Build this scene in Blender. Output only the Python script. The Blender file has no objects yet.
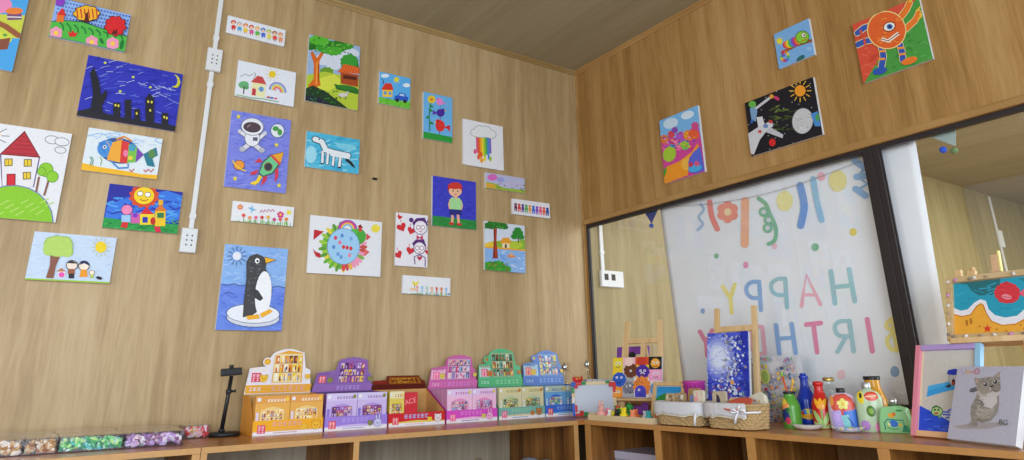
import bpy, bmesh, math, random
import numpy as np
from mathutils import Vector, Matrix
from mathutils.geometry import tessellate_polygon
R_ = math.radians
scn = bpy.context.scene
COL = scn.collection

# ------------------------------------------------------------------ camera, light, exposure
cam_d = bpy.data.cameras.new('camera'); cam = bpy.data.objects.new('camera', cam_d); COL.objects.link(cam)
scn.camera = cam
cam_d.sensor_width = 36.0; cam_d.lens = 666.89 / 1024 * 36.0
cam_d.shift_y = -(230 - 155.69) / 1024
cam_d.clip_start = 0.05
_r, _u, _f = ((0.823628609, -0.566866815, -0.017260599), (-0.16040488, -0.262036543, 0.951633924), (0.543972599, 0.781024241, 0.306748997))
cam.matrix_world = Matrix(((_r[0], _u[0], -_f[0], -2.95576), (_r[1], _u[1], -_f[1], -3.4091), (_r[2], _u[2], -_f[2], 0.73798), (0, 0, 0, 1)))

w = bpy.data.worlds.new('world'); scn.world = w; w.use_nodes = True
w.node_tree.nodes['Background'].inputs[0].default_value = (0.74, 0.87, 1.0, 1)
w.node_tree.nodes['Background'].inputs[1].default_value = 0.62

def area(name, loc, aim, sx, sy, power, col):
    d = bpy.data.lights.new(name, 'AREA'); d.shape = 'RECTANGLE'; d.size = sx; d.size_y = sy; d.energy = power; d.color = col
    o = bpy.data.objects.new(name, d); COL.objects.link(o); o.location = loc
    o.rotation_euler = (Vector(aim) - Vector(loc)).to_track_quat('-Z', 'Y').to_euler()
    return o
area('daylight_from_shopfront', (-3.9, -6.2, 1.25), (-2.6, 0, 0.9), 4.0, 2.2, 245, (0.80, 0.90, 1.0))
area('warm_side_area', (-6.2, -2.6, 1.3), (-0.5, -2.2, 1.0), 2.0, 2.0, 62, (1.0, 0.95, 0.86))  # warm area light from the left, aimed at the window wall
area('next_room_fill', (3.2, -2.4, 2.70), (3.2, -2.3, 0), 3.0, 2.0, 120, (1.0, 1.0, 0.90))  # unseen fill added so the room beyond the glass is lit
area('next_room_far_fill', (6.4, -2.6, 2.72), (6.4, -2.3, 0), 3.0, 2.0, 130, (0.97, 1.0, 0.80))  # second unseen fill, added to brighten the far wall and ceiling
area('next_room_low_fill', (2.6, -5.4, 1.3), (0.6, -0.6, 1.2), 3.0, 2.0, 150, (0.90, 0.96, 1.0))  # low fill added to lift the next room, no window stands here

scn.view_settings.view_transform = 'Standard'; scn.view_settings.look = 'None'
scn.view_settings.gamma = 1.0; scn.view_settings.use_curve_mapping = False
scn.view_settings.exposure = 0.0

# ------------------------------------------------------------------ helpers
def lin(c):
    if isinstance(c, str):
        c = c.lstrip('#'); c = tuple(int(c[i:i+2], 16) / 255 for i in (0, 2, 4))
    return tuple(x / 12.92 if x <= .04045 else ((x + .055) / 1.055) ** 2.4 for x in c)

def nodes_of(m):
    m.use_nodes = True
    return m.node_tree.nodes, m.node_tree.links, m.node_tree.nodes['Principled BSDF']

_mats = {}
def mat(name, col, rough=.5, var=.06, scale=30, metal=0, bump=0, spec=.4, stretch=(1, 1, 1)):
    """flat procedural material: base colour varied by a noise, with optional bump"""
    if name in _mats: return _mats[name]
    m = bpy.data.materials.new(name); N, L, b = nodes_of(m)
    c = lin(col)
    tc = N.new('ShaderNodeTexCoord'); mp = N.new('ShaderNodeMapping'); mp.inputs['Scale'].default_value = stretch
    nz = N.new('ShaderNodeTexNoise'); nz.inputs['Scale'].default_value = scale; nz.inputs['Detail'].default_value = 4
    L.new(tc.outputs['Object'], mp.inputs[0]); L.new(mp.outputs[0], nz.inputs['Vector'])
    rp = N.new('ShaderNodeValToRGB'); e = rp.color_ramp.elements
    e[0].position = .3; e[1].position = .7
    e[0].color = (*[x * (1 - var) for x in c], 1); e[1].color = (*[min(1, x * (1 + var)) for x in c], 1)
    L.new(nz.outputs['Fac'], rp.inputs[0]); L.new(rp.outputs[0], b.inputs['Base Color'])
    b.inputs['Roughness'].default_value = rough; b.inputs['Metallic'].default_value = metal
    b.inputs['Specular IOR Level'].default_value = spec
    if bump:
        bp = N.new('ShaderNodeBump'); bp.inputs['Strength'].default_value = bump; bp.inputs['Distance'].default_value = .01
        L.new(nz.outputs['Fac'], bp.inputs['Height']); L.new(bp.outputs[0], b.inputs['Normal'])
    _mats[name] = m; return m

def wood(name, cols, stretch, rough=.5, fine=70, mid=14, broad=2.2, spec=.35):
    """veneer: three noises stretched along the grain, run through a colour ramp"""
    m = bpy.data.materials.new(name); N, L, b = nodes_of(m)
    tc = N.new('ShaderNodeTexCoord'); mp = N.new('ShaderNodeMapping'); mp.inputs['Scale'].default_value = stretch
    L.new(tc.outputs['Object'], mp.inputs[0])
    outs = []
    for s, d in ((fine, 3), (mid, 5), (broad, 2)):
        n = N.new('ShaderNodeTexNoise'); n.inputs['Scale'].default_value = s; n.inputs['Detail'].default_value = d
        n.inputs['Distortion'].default_value = .4 if s == mid else 0
        L.new(mp.outputs[0], n.inputs['Vector']); outs.append(n.outputs['Fac'])
    def mix(a, bb, f):
        x = N.new('ShaderNodeMix'); x.inputs[0].default_value = f
        L.new(a, x.inputs[2]); L.new(bb, x.inputs[3]); return x.outputs[0]
    f = mix(mix(outs[0], outs[1], .62), outs[2], .38)
    rp = N.new('ShaderNodeValToRGB'); e = rp.color_ramp.elements
    pos = [.36, .46, .53, .64]
    while len(e) < 4: e.new(.5)
    for i in range(4):
        e[i].position = pos[i]; e[i].color = (*lin(cols[i]), 1)
    L.new(f, rp.inputs[0]); L.new(rp.outputs[0], b.inputs['Base Color'])
    b.inputs['Roughness'].default_value = rough; b.inputs['Specular IOR Level'].default_value = spec
    bp = N.new('ShaderNodeBump'); bp.inputs['Strength'].default_value = .08; bp.inputs['Distance'].default_value = .003
    L.new(outs[0], bp.inputs['Height']); L.new(bp.outputs[0], b.inputs['Normal'])
    return m

def glass(name, tint=(1, 1, 1), refl=1.0, rough=0.0):
    """thin clear pane: lets light through, reflects by the Fresnel law"""
    m = bpy.data.materials.new(name); N, L, b = nodes_of(m); N.remove(b)
    out = N['Material Output']; t = N.new('ShaderNodeBsdfTransparent'); t.inputs[0].default_value = (*tint, 1)
    g = N.new('ShaderNodeBsdfGlossy'); g.inputs['Roughness'].default_value = rough; g.inputs[0].default_value = (refl, refl, refl, 1)
    lw = N.new('ShaderNodeLayerWeight'); lw.inputs[0].default_value = .5
    pw = N.new('ShaderNodeMath'); pw.operation = 'POWER'; pw.inputs[1].default_value = 5; L.new(lw.outputs['Facing'], pw.inputs[0])
    fr = N.new('ShaderNodeMath'); fr.operation = 'MULTIPLY_ADD'; fr.inputs[1].default_value = .95; fr.inputs[2].default_value = .035; L.new(pw.outputs[0], fr.inputs[0])
    mx = N.new('ShaderNodeMixShader'); L.new(fr.outputs[0], mx.inputs[0]); L.new(t.outputs[0], mx.inputs[1]); L.new(g.outputs[0], mx.inputs[2])
    L.new(mx.outputs[0], out.inputs[0]); return m

def paint_mat(name, rough, lo, hi, scale=90):
    """paint / print whose colour is a face attribute, broken up by a fine brush noise"""
    m = bpy.data.materials.new(name); N, L, b = nodes_of(m)
    at = N.new('ShaderNodeAttribute'); at.attribute_name = 'Col'
    nz = N.new('ShaderNodeTexNoise'); nz.inputs['Scale'].default_value = scale; nz.inputs['Detail'].default_value = 3
    tc = N.new('ShaderNodeTexCoord'); L.new(tc.outputs['Object'], nz.inputs['Vector'])
    mr = N.new('ShaderNodeMapRange'); mr.inputs[1].default_value = .3; mr.inputs[2].default_value = .7
    mr.inputs[3].default_value = lo; mr.inputs[4].default_value = hi; L.new(nz.outputs['Fac'], mr.inputs[0])
    mx = N.new('ShaderNodeMix'); mx.data_type = 'RGBA'; mx.blend_type = 'MULTIPLY'; mx.inputs[0].default_value = 1
    L.new(at.outputs['Color'], mx.inputs[6]); L.new(mr.outputs[0], mx.inputs[7]); L.new(mx.outputs[2], b.inputs['Base Color'])
    b.inputs['Roughness'].default_value = rough; b.inputs['Specular IOR Level'].default_value = .3
    return m
PAINT = paint_mat('hand_paint', .6, .95, 1.03, 70)
PRINT = paint_mat('glossy_print', .3, .97, 1.03, 40)
CLOTHPRINT = paint_mat('fabric_print', .9, .97, 1.02, 60)
GLAZE = paint_mat('glossy_glaze', .2, .92, 1.05, 60)

def smooth_prof(P, n=6):
    out = []
    for i in range(len(P) - 1):
        p0 = P[max(i - 1, 0)]; p1 = P[i]; p2 = P[i + 1]; p3 = P[min(i + 2, len(P) - 1)]
        for k in range(n):
            t = k / n; out.append(tuple(.5 * ((2 * p1[j]) + (-p0[j] + p2[j]) * t + (2 * p0[j] - 5 * p1[j] + 4 * p2[j] - p3[j]) * t * t + (-p0[j] + 3 * p1[j] - 3 * p2[j] + p3[j]) * t ** 3) for j in (0, 1)))
    out.append(P[-1]); return out

class MB:
    """collects shapes and builds them as ONE mesh object"""
    def __init__(s): s.v = []; s.f = []; s.mi = []; s.sm = []
    def add(s, vs, fs, mi=0, sm=False, M=None):
        o = len(s.v)
        s.v += [tuple(M @ Vector(p)) if M else tuple(p) for p in vs]
        for f in fs: s.f.append([i + o for i in f]); s.mi.append(mi); s.sm.append(sm)
        return s
    def box(s, x0, x1, y0, y1, z0, z1, mi=0, M=None):
        v = [(x0, y0, z0), (x1, y0, z0), (x1, y1, z0), (x0, y1, z0), (x0, y0, z1), (x1, y0, z1), (x1, y1, z1), (x0, y1, z1)]
        return s.add(v, [(0, 3, 2, 1), (4, 5, 6, 7), (0, 1, 5, 4), (1, 2, 6, 5), (2, 3, 7, 6), (3, 0, 4, 7)], mi, False, M)
    def rbox(s, x0, x1, y0, y1, z0, z1, b=.003, mi=0, M=None):
        bm = bmesh.new(); bmesh.ops.create_cube(bm, size=1)
        for v in bm.verts: v.co = ((x0 + x1) / 2 + v.co.x * (x1 - x0), (y0 + y1) / 2 + v.co.y * (y1 - y0), (z0 + z1) / 2 + v.co.z * (z1 - z0))
        bmesh.ops.bevel(bm, geom=bm.edges[:], offset=b, segments=2, affect='EDGES', profile=.6)
        return s.bm(bm, mi, False, M)
    def bm(s, bm, mi=0, sm=True, M=None):
        bm.verts.index_update()
        s.add([v.co.copy() for v in bm.verts], [[v.index for v in f.verts] for f in bm.faces], mi, sm, M); bm.free(); return s
    def ball(s, c, r, mi=0, sub=2, sq=(1, 1, 1), M=None):
        bm = bmesh.new(); bmesh.ops.create_icosphere(bm, subdivisions=sub, radius=1)
        for v in bm.verts: v.co = (c[0] + v.co.x * r * sq[0], c[1] + v.co.y * r * sq[1], c[2] + v.co.z * r * sq[2])
        return s.bm(bm, mi, True, M)
    def lathe(s, prof, seg=28, mi=0, ysc=1, c=(0, 0), M=None, cap=True):
        vs = []; fs = []
        for r, z in prof:
            for k in range(seg):
                a = 2 * math.pi * k / seg; vs.append((c[0] + r * math.cos(a), c[1] + r * ysc * math.sin(a), z))
        n = len(prof)
        for i in range(n - 1):
            for k in range(seg):
                k2 = (k + 1) % seg; fs.append((i * seg + k, i * seg + k2, (i + 1) * seg + k2, (i + 1) * seg + k))
        if cap: fs.append(list(range(seg - 1, -1, -1))); fs.append([(n - 1) * seg + k for k in range(seg)])
        return s.add(vs, fs, mi, True, M)
    def tube(s, pts, r, seg=10, mi=0, M=None):
        pts = [Vector(p) for p in pts]; vs = []; fs = []; n = len(pts)
        for i, p in enumerate(pts):
            d = (pts[min(i + 1, n - 1)] - pts[max(i - 1, 0)]).normalized()
            a = d.orthogonal().normalized() if i == 0 else (pa - d * pa.dot(d)).normalized()
            pa = a; b = d.cross(a); rr = r[i] if isinstance(r, (list, tuple)) else r
            for k in range(seg):
                t = 2 * math.pi * k / seg; vs.append(p + a * rr * math.cos(t) + b * rr * math.sin(t))
        for i in range(n - 1):
            for k in range(seg):
                k2 = (k + 1) % seg; fs.append((i * seg + k, i * seg + k2, (i + 1) * seg + k2, (i + 1) * seg + k))
        fs.append(list(range(seg - 1, -1, -1))); fs.append([(n - 1) * seg + k for k in range(seg)])
        return s.add(vs, fs, mi, True, M)
    def plate(s, pts, y0, y1, mi=0, M=None):
        """outline in X,Z extruded from y0 (front) to y1"""
        n = len(pts); vs = [(x, y0, z) for x, z in pts] + [(x, y1, z) for x, z in pts]
        tr = tessellate_polygon([[Vector((x, z, 0)) for x, z in pts]])
        ar = sum(pts[i][0] * pts[(i + 1) % n][1] - pts[(i + 1) % n][0] * pts[i][1] for i in range(n))
        fs = []
        for t in tr:
            a = [pts[i] for i in t]; o = (a[1][0] - a[0][0]) * (a[2][1] - a[0][1]) - (a[1][1] - a[0][1]) * (a[2][0] - a[0][0])
            t = tuple(t) if o > 0 else tuple(t)[::-1]
            fs.append(t); fs.append(tuple(i + n for i in t[::-1]))
        for i in range(n):
            j = (i + 1) % n; q = (i, i + n, j + n, j); fs.append(q if ar > 0 else q[::-1])
        return s.add(vs, fs, mi, False, M)
    def build(s, name, mats, parent=None, loc=None, rot=None, bevel=0):
        me = bpy.data.meshes.new(name); me.from_pydata(s.v, [], s.f)
        if not isinstance(mats, (list, tuple)): mats = [mats]
        for m in mats: me.materials.append(m)
        for p, i, k in zip(me.polygons, s.mi, s.sm): p.material_index = i; p.use_smooth = k
        me.update(); o = bpy.data.objects.new(name, me); COL.objects.link(o)
        if parent: o.parent = parent
        if loc: o.location = loc
        if rot: o.rotation_euler = rot
        if bevel:
            b = o.modifiers.new('bevel', 'BEVEL'); b.width = bevel; b.segments = 2; b.limit_method = 'ANGLE'
        return o

def empty(name, loc=(0, 0, 0), rot=(0, 0, 0)):
    o = bpy.data.objects.new(name, None); COL.objects.link(o); o.location = loc; o.rotation_euler = rot; o.empty_display_size = .05; return o
def tag(o, label, cat, group=None):
    o['label'] = label; o['category'] = cat
    if group: o['group'] = group
    return o
def struct(o): o['kind'] = 'structure'; return o
def copy_tree(o, parent=None):
    c = o.copy(); COL.objects.link(c)
    if parent: c.parent = parent
    for ch in list(o.children): copy_tree(ch, c)
    return c

# ---- flat drawing: coloured shapes laid layer on layer over a face
_txt = {}
def text_tris(s):
    if s in _txt: return _txt[s]
    cu = bpy.data.curves.new('lettering', 'FONT'); cu.body = s; cu.size = 1; cu.resolution_u = 3
    o = bpy.data.objects.new('lettering', cu); COL.objects.link(o)
    dg = bpy.context.evaluated_depsgraph_get(); me = o.evaluated_get(dg).to_mesh()
    me.calc_loop_triangles()
    r = ([v.co.to_2d() for v in me.vertices], [tuple(t.vertices) for t in me.loop_triangles])
    o.evaluated_get(dg).to_mesh_clear(); bpy.data.objects.remove(o); bpy.data.curves.remove(cu)
    _txt[s] = r; return r

class Art:
    def __init__(s, w, h, quad=None, clip=True, step=.00004, first=.0004, maxlen=None, surf=None):
        s.w, s.h, s.clip = w, h, clip; s.v = []; s.f = []; s.c = []; s.n = 0; s.step = step; s.first = first; s.maxlen = maxlen; s.surf = surf
        s.H = None
        if quad:
            A = []; B = []
            for (x, y), (X, Y) in zip(quad, ((0, h), (w, h), (w, 0), (0, 0))):
                A.append([x, y, 1, 0, 0, 0, -X * x, -X * y]); B.append(X)
                A.append([0, 0, 0, x, y, 1, -Y * x, -Y * y]); B.append(Y)
            k = np.linalg.solve(np.array(A, float), np.array(B, float)); s.H = list(k) + [1]
    def m(s, p):
        if not s.H: return (p[0], p[1])
        H = s.H; d = H[6] * p[0] + H[7] * p[1] + 1
        return ((H[0] * p[0] + H[1] * p[1] + H[2]) / d, (H[3] * p[0] + H[4] * p[1] + H[5]) / d)
    def _clip(s, P):
        for ax, lim, sg in ((0, 0, 1), (0, s.w, -1), (1, 0, 1), (1, s.h, -1)):
            Q = []
            for i in range(len(P)):
                a, b = P[i - 1], P[i]; ia = (a[ax] - lim) * sg >= 0; ib = (b[ax] - lim) * sg >= 0
                if ia != ib:
                    t = (lim - a[ax]) / (b[ax] - a[ax]); Q.append((a[0] + (b[0] - a[0]) * t, a[1] + (b[1] - a[1]) * t))
                if ib: Q.append(b)
            P = Q
            if len(P) < 3: return []
        return P
    def _tri(s, a, b, c, col, y):
        ar = (b[0] - a[0]) * (c[1] - a[1]) - (b[1] - a[1]) * (c[0] - a[0])
        if abs(ar) < 1e-10: return
        if ar < 0: b, c = c, b
        st = [(a, b, c)]
        while st:
            a, b, c = st.pop()
            if s.maxlen:
                l = [math.dist(a, b), math.dist(b, c), math.dist(c, a)]; k = l.index(max(l))
                if l[k] > s.maxlen:
                    if k == 1: a, b, c = b, c, a
                    elif k == 2: a, b, c = c, a, b
                    mm = ((a[0] + b[0]) / 2, (a[1] + b[1]) / 2); st += [(a, mm, c), (mm, b, c)]; continue
            o = len(s.v)
            for p in (a, b, c): s.v.append(s.surf(p[0], p[1], -y) if s.surf else (p[0], y, p[1]))
            s.f.append((o, o + 1, o + 2)); s.c.append(col)
    def raw(s, P, col):
        if s.clip: P = s._clip(P)
        if len(P) < 3: return s
        y = -(s.first + s.n * s.step); s.n += 1
        for t in tessellate_polygon([[Vector((x, z, 0)) for x, z in P]]): s._tri(P[t[0]], P[t[1]], P[t[2]], lin(col), y)
        return s
    def bg(s, col): return s.raw([(0, 0), (s.w, 0), (s.w, s.h), (0, s.h)], col)
    def poly(s, pts, col): return s.raw([s.m(p) for p in pts], col)
    def rect(s, x0, y0, x1, y1, col): return s.poly([(x0, y0), (x1, y0), (x1, y1), (x0, y1)], col)
    def ell(s, cx, cy, rx, ry, col, a=0, n=22):
        ca, sa = math.cos(R_(a)), math.sin(R_(a)); P = []
        for k in range(n):
            t = 2 * math.pi * k / n; x, y = rx * math.cos(t), ry * math.sin(t); P.append((cx + x * ca - y * sa, cy + x * sa + y * ca))
        return s.poly(P, col)
    def oval(s, cx, cy, rx, ry, col, line, lw, a=0):
        return s.ell(cx, cy, rx + lw, ry + lw, line, a).ell(cx, cy, rx, ry, col, a)
    def line(s, pts, wd, col):
        n = len(pts); L = []; Rr = []
        for i in range(n):
            a = pts[max(i - 1, 0)]; b = pts[min(i + 1, n - 1)]; d = math.dist(a, b) or 1
            nx, ny = -(b[1] - a[1]) / d * wd / 2, (b[0] - a[0]) / d * wd / 2
            L.append((pts[i][0] + nx, pts[i][1] + ny)); Rr.append((pts[i][0] - nx, pts[i][1] - ny))
        y0 = s.n
        for i in range(n - 1):
            s.n = y0; s.poly([L[i], L[i + 1], Rr[i + 1], Rr[i]], col)
        s.n = y0 + 1; return s
    def rline(s, pts, wd, col):
        s.line(pts, wd, col); s.ell(*pts[0], wd / 2, wd / 2, col, n=12); s.ell(*pts[-1], wd / 2, wd / 2, col, n=12); return s
    def star(s, cx, cy, r1, r2, n, col, a=-90):
        return s.poly([(cx + (r1 if k % 2 == 0 else r2) * math.cos(R_(a + 180 * k / n)), cy + (r1 if k % 2 == 0 else r2) * math.sin(R_(a + 180 * k / n))) for k in range(2 * n)], col)
    def sun(s, cx, cy, r, col, ray=None, k=10, rl=1.7):
        for i in range(k):
            t = 2 * math.pi * i / k; s.line([(cx + r * 1.2 * math.cos(t), cy + r * 1.2 * math.sin(t)), (cx + r * rl * math.cos(t), cy + r * rl * math.sin(t))], r * .14, ray or col)
        return s.ell(cx, cy, r, r, col)
    def flower(s, cx, cy, r, col, mid='f2d23a', n=5):
        for i in range(n):
            t = 2 * math.pi * i / n - 1.57; s.ell(cx + r * .62 * math.cos(t), cy + r * .62 * math.sin(t), r * .46, r * .46, col, n=10)
        return s.ell(cx, cy, r * .36, r * .36, mid, n=10)
    def blob(s, cx, cy, rx, ry, col, n=9, seed=1, k=.2):
        rd = random.Random(seed); P = []
        for i in range(n * 4):
            t = 2 * math.pi * i / (n * 4); q = 1 + k * abs(math.sin(t * n / 2 + seed)) - k / 2 + rd.uniform(-.03, .03)
            P.append((cx + rx * q * math.cos(t), cy + ry * q * math.sin(t)))
        return s.poly(P, col)
    def text(s, t, x, y, size, col, ang=0, mir=False):
        vs, fs = text_tris(t); ca, sa = math.cos(R_(ang)), math.sin(R_(ang)); Y = -(s.first + s.n * s.step); s.n += 1
        P = []
        for v in vs:
            a, b = v.x * size * (-1 if mir else 1), -v.y * size if s.H else v.y * size
            P.append(s.m((x + a * ca - b * sa, y + a * sa + b * ca)))
        for f in fs: s._tri(P[f[0]], P[f[1]], P[f[2]], lin(col), Y)
        return s
    def build(s, name, parent, loc=(0, 0, 0), rot=(0, 0, 0), m=None):
        me = bpy.data.meshes.new(name); me.from_pydata(s.v, [], s.f); me.materials.append(m or PAINT)
        at = me.color_attributes.new('Col', 'FLOAT_COLOR', 'CORNER')
        buf = np.ones((len(s.f) * 3, 4), np.float32)
        if len(s.f): buf[:, :3] = np.repeat(np.array(s.c, np.float32), 3, axis=0)
        at.data.foreach_set('color', buf.ravel())
        o = bpy.data.objects.new(name, me); COL.objects.link(o); o.parent = parent; o.location = loc; o.rotation_euler = rot
        return o

# ------------------------------------------------------------------ room shell
H = 2.816; ZT = .492                       # ceiling height, counter top height
M_wall = wood('oak_wall_panel', ['987e57', 'aa8f66', 'b69c73', 'c1a982'], (1, 1, .07), rough=.42, fine=95, mid=16, broad=2.6)
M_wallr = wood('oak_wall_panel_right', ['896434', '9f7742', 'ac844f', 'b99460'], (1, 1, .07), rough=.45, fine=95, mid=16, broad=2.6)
M_trim = wood('oak_trim', ['9c7542', 'aa824d', 'b48d58', 'be9966'], (1, .06, .3), rough=.45)
M_trimx = wood('oak_trim_long', ['8a6d42', '967a4c', 'a08556', 'ac9264'], (.06, 1, .3), rough=.45)
M_ceil = wood('ceiling_panel', ['a0957a', 'a59b7f', 'aaa085', 'b0a68c'], (1, .05, 1), rough=.75, fine=50, mid=12)
M_floor = wood('floor_board', ['7a6248', '866d52', '92785c', '9c8468'], (.06, 1, 1), rough=.5)
M_frame = mat('brown_black_aluminium', '2a2425', .45, .08, 20)
M_glass = glass('window_glass')
M_white = mat('white_plastic', 'dcdfe2', .4, .02, 40)
M_dark = mat('dark_hole', '2a2a2c', .6)

struct(MB().box(-6.2, .04, 0, .06, 0, H).build('wall_left', M_wall))
M_wall2 = wood('greenish_wall_panel', ['857750', '91825a', '9b8d65', 'a79972'], (1, 1, .07), rough=.5)  # yellow-green panel tone for the walls beyond the glass
struct(MB().box(.04, 10, 0, .06, 0, H).build('wall_beyond', M_wall2))
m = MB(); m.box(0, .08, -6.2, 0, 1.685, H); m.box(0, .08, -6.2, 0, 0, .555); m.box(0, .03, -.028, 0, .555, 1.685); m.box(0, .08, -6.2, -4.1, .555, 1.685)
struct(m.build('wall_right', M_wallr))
struct(MB().box(-6.2, 10, -6.2, .06, H, H + .05).build('ceiling', M_ceil))
struct(MB().box(-6.2, 10, -6.2, .06, -.05, 0).build('floor', M_floor))
struct(MB().box(10, 10.06, -6.2, .06, 0, H).build('wall_far', M_wall2))
# cornice strips, corner strip, strip over the window
cove = [(0, 0), (.026, 0), (.024, -.008), (.010, -.020), (.006, -.028), (0, -.028)]
m = MB(); n = len(cove)
vs = [(-6.2, -a, H + z) for a, z in cove] + [(0, -a, H + z) for a, z in cove]
m.add(vs, [(i, (i + 1) % n, (i + 1) % n + n, i + n) for i in range(n)] + [tuple(range(n))[::-1], tuple(range(n, 2 * n))]); struct(m.build('trim_1', M_trimx))
m = MB(); vs = [(-a, -6.2, H + z) for a, z in cove] + [(-a, 0, H + z) for a, z in cove]
m.add(vs, [(i, i + n, (i + 1) % n + n, (i + 1) % n) for i in range(n)] + [tuple(range(n)), tuple(range(n, 2 * n))[::-1]]); struct(m.build('trim_2', M_trim))
struct(MB().rbox(-.010, .001, -.012, .001, .56, H - .02, .003).build('trim_3', M_trim))
struct(MB().rbox(-.016, .06, -4.1, -.012, 1.671, 1.706, .008).build('trim_4', M_trim))
struct(MB().rbox(-.014, .075, -4.1, -.012, .535, .562, .004).build('trim_5', M_trim))

# two fixed panes in a dark aluminium frame, a broad post between them
def window(name, y0, y1, fl, fr):
    m = MB(); z0, z1 = .562, 1.671
    m.rbox(0.0, .03, y0 - fl, y0, z0, z1, .003); m.rbox(0, .03, y1, y1 + fr, z0, z1, .003)
    m.rbox(.001, .029, y1 + fr, y0 - fl, z1 - .022, z1, .003); m.rbox(.001, .029, y1 + fr, y0 - fl, z0, z0 + .016, .003)
    f = struct(m.build(name, M_frame))
    MB().box(.016, .021, y1 + fr - .002, y0 - fl + .002, z0 + .01, z1 - .015).build('glass_pane', M_glass, f)
    m = MB()
    m.box(.009, .016, y0 - fl - .006, y0 - fl, z0 + .016, z1 - .022); m.box(.009, .016, y1 + fr, y1 + fr + .006, z0 + .016, z1 - .022); m.build('glazing_bead', M_frame, f)
window('window_1', -.028, -1.990, .010, .042)
window('window_2', -1.9905, -4.1, .030, .05)

# ------------------------------------------------------------------ banner and bunting in the next room
CL = Art(2.2, 1.2, [(620.8, 214.4), (1005.1, 107.4), (1090.6, 433.2), (634.3, 410.1)], clip=False, step=.00003, first=.0022)
M_cloth = mat('white_banner_cloth', 'eaeff6', .9, .02, 6)
ny, nz = 40, 24; m = MB(); vs = []
def fold(y, z): return .0
for i in range(nz + 1):
    t = i / nz; z = 1.69 - 1.27 * t
    ya = -.640 - .075 * t; yb = -2.150 + .055 * t
    for k in range(ny + 1):
        s_ = k / ny; vs.append((.072 + .0006 * math.sin(s_ * 40) * t, ya + (yb - ya) * s_, z))
fs = [(i * (ny + 1) + k, (i + 1) * (ny + 1) + k, (i + 1) * (ny + 1) + k + 1, i * (ny + 1) + k + 1) for i in range(nz) for k in range(ny)]
m.add(vs, fs, 0, True); ban = m.build('birthday_banner', M_cloth)
so = ban.modifiers.new('cloth', 'SOLIDIFY'); so.thickness = .0012; so.offset = 1
tag(ban, 'white cloth birthday banner seen from its back behind the glass, pastel mirrored letters', 'banner')
a = CL
LB, TQ, PK, RO, YE, GR = '8fb4e4', '9fcbd6', 'f0b6c8', 'e58ab0', 'f0e48c', '86bf9a'
def zq(x, y): return (690 + x / 3.833, 250 + y / 3.833)
def L(pts, wd, col): a.rline([zq(*p) for p in (smooth_prof(pts, 4) if len(pts) > 3 else pts)], wd / 3.833 * 1.06, col)
L([(125, 140), (155, 185)], 15, YE); L([(172, 132), (155, 185), (160, 240)], 15, YE)                       # Y
L([(265, 122), (272, 230)], 16, LB); L([(264, 122), (235, 124), (217, 142), (220, 168), (240, 184), (268, 184)], 15, LB)  # P from behind
L([(365, 110), (372, 220)], 16, TQ); L([(364, 110), (335, 112), (312, 130), (316, 158), (336, 172), (368, 172)], 15, TQ)
L([(428, 214), (446, 95), (500, 208)], 15, PK); L([(434, 172), (480, 172)], 12, PK)                          # A
L([(540, 82), (556, 204)], 18, TQ); L([(610, 74), (632, 196)], 18, TQ); L([(550, 142), (620, 136)], 16, TQ)    # H
L([(38, 312), (62, 355)], 15, RO); L([(85, 308), (62, 355), (66, 405)], 15, RO)
L([(278, 295), (288, 395)], 15, PK); L([(276, 295), (245, 297), (232, 345), (250, 395), (288, 395)], 14, PK)     # D
L([(330, 288), (343, 396)], 17, LB); L([(390, 284), (405, 394)], 17, LB); L([(338, 340), (396, 336)], 15, LB)   # H
L([(446, 286), (502, 280)], 17, RO); L([(474, 286), (488, 392)], 17, RO)                                     # T
L([(612, 272), (628, 388)], 17, TQ); L([(610, 272), (575, 274), (556, 292), (562, 318), (580, 330), (618, 330)], 15, TQ); L([(598, 334), (566, 390)], 15, TQ)  # R
L([(680, 266), (700, 388)], 18, RO)                                                                         # I
L([(775, 262), (795, 385)], 16, YE); L([(772, 264), (752, 290), (776, 315), (756, 345), (770, 378), (794, 384)], 15, YE)  # B
def dot(x, y, r, col, q=1.25): a.ell(x, y, r, r * q, col, n=16)
dot(716.7, 256, 2.2, GR); dot(746, 265, 2.6, 'e79ac0'); dot(703, 311, 2.2, '8fb0e0'); dot(895, 371.5, 4.4, '7fa6cc'); dot(815.5, 247, 3.6, GR, 1.1); dot(853.5, 232, 3.6, 'e6d56c', 1.1)
dot(841.5, 374.5, 4, 'f2cdd6'); dot(775, 246, 2.6, 'f0c4d2'); dot(821.5, 176.5, 4, 'f3b7c6', 1.1)
a.ell(785, 201, 8.2, 10.2, 'eee7a4'); a.ell(838, 181, 9, 11, 'e8df9c')
a.rline(smooth_prof([(701, 204), (704, 210), (699, 217), (703, 224), (698, 230)]), 2.6, 'a9c5e2')
a.rline(smooth_prof([(710, 202), (712, 216), (717.5, 229)]), 5.4, 'ea8c88')
a.flower(728, 212, 10.5, 'ee9b8c', 'f1dcae', 6)
a.rline([(745.5, 201), (745, 244)], 8, 'f2b596')
a.rline(smooth_prof([(759, 198.5), (766, 204), (770, 214), (776, 228), (775, 240), (769, 244)]), 4, GR)
for cx, cy in ((764, 212), (769, 220), (768, 228)): a.ell(cx, cy, 5, 5, GR); a.ell(cx, cy, 2.4, 2.4, 'd6dbe2')
a.rline(smooth_prof([(800.5, 185.5), (804.5, 206), (801, 225.5)]), 7.4, '7ba3e0'); a.rline(smooth_prof([(813.5, 179), (817, 200), (822, 220)]), 6, '9cc8e4')
for p, q in (((855, 161), (864, 167)), ((857, 177), (866, 176)), ((856, 189), (866, 196))): a.rline([p, q], 6.5, '8fbae6')
a.line([(866, 167), (858, 177), (868, 184), (858, 190)], 3, '8fbae6')
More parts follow.
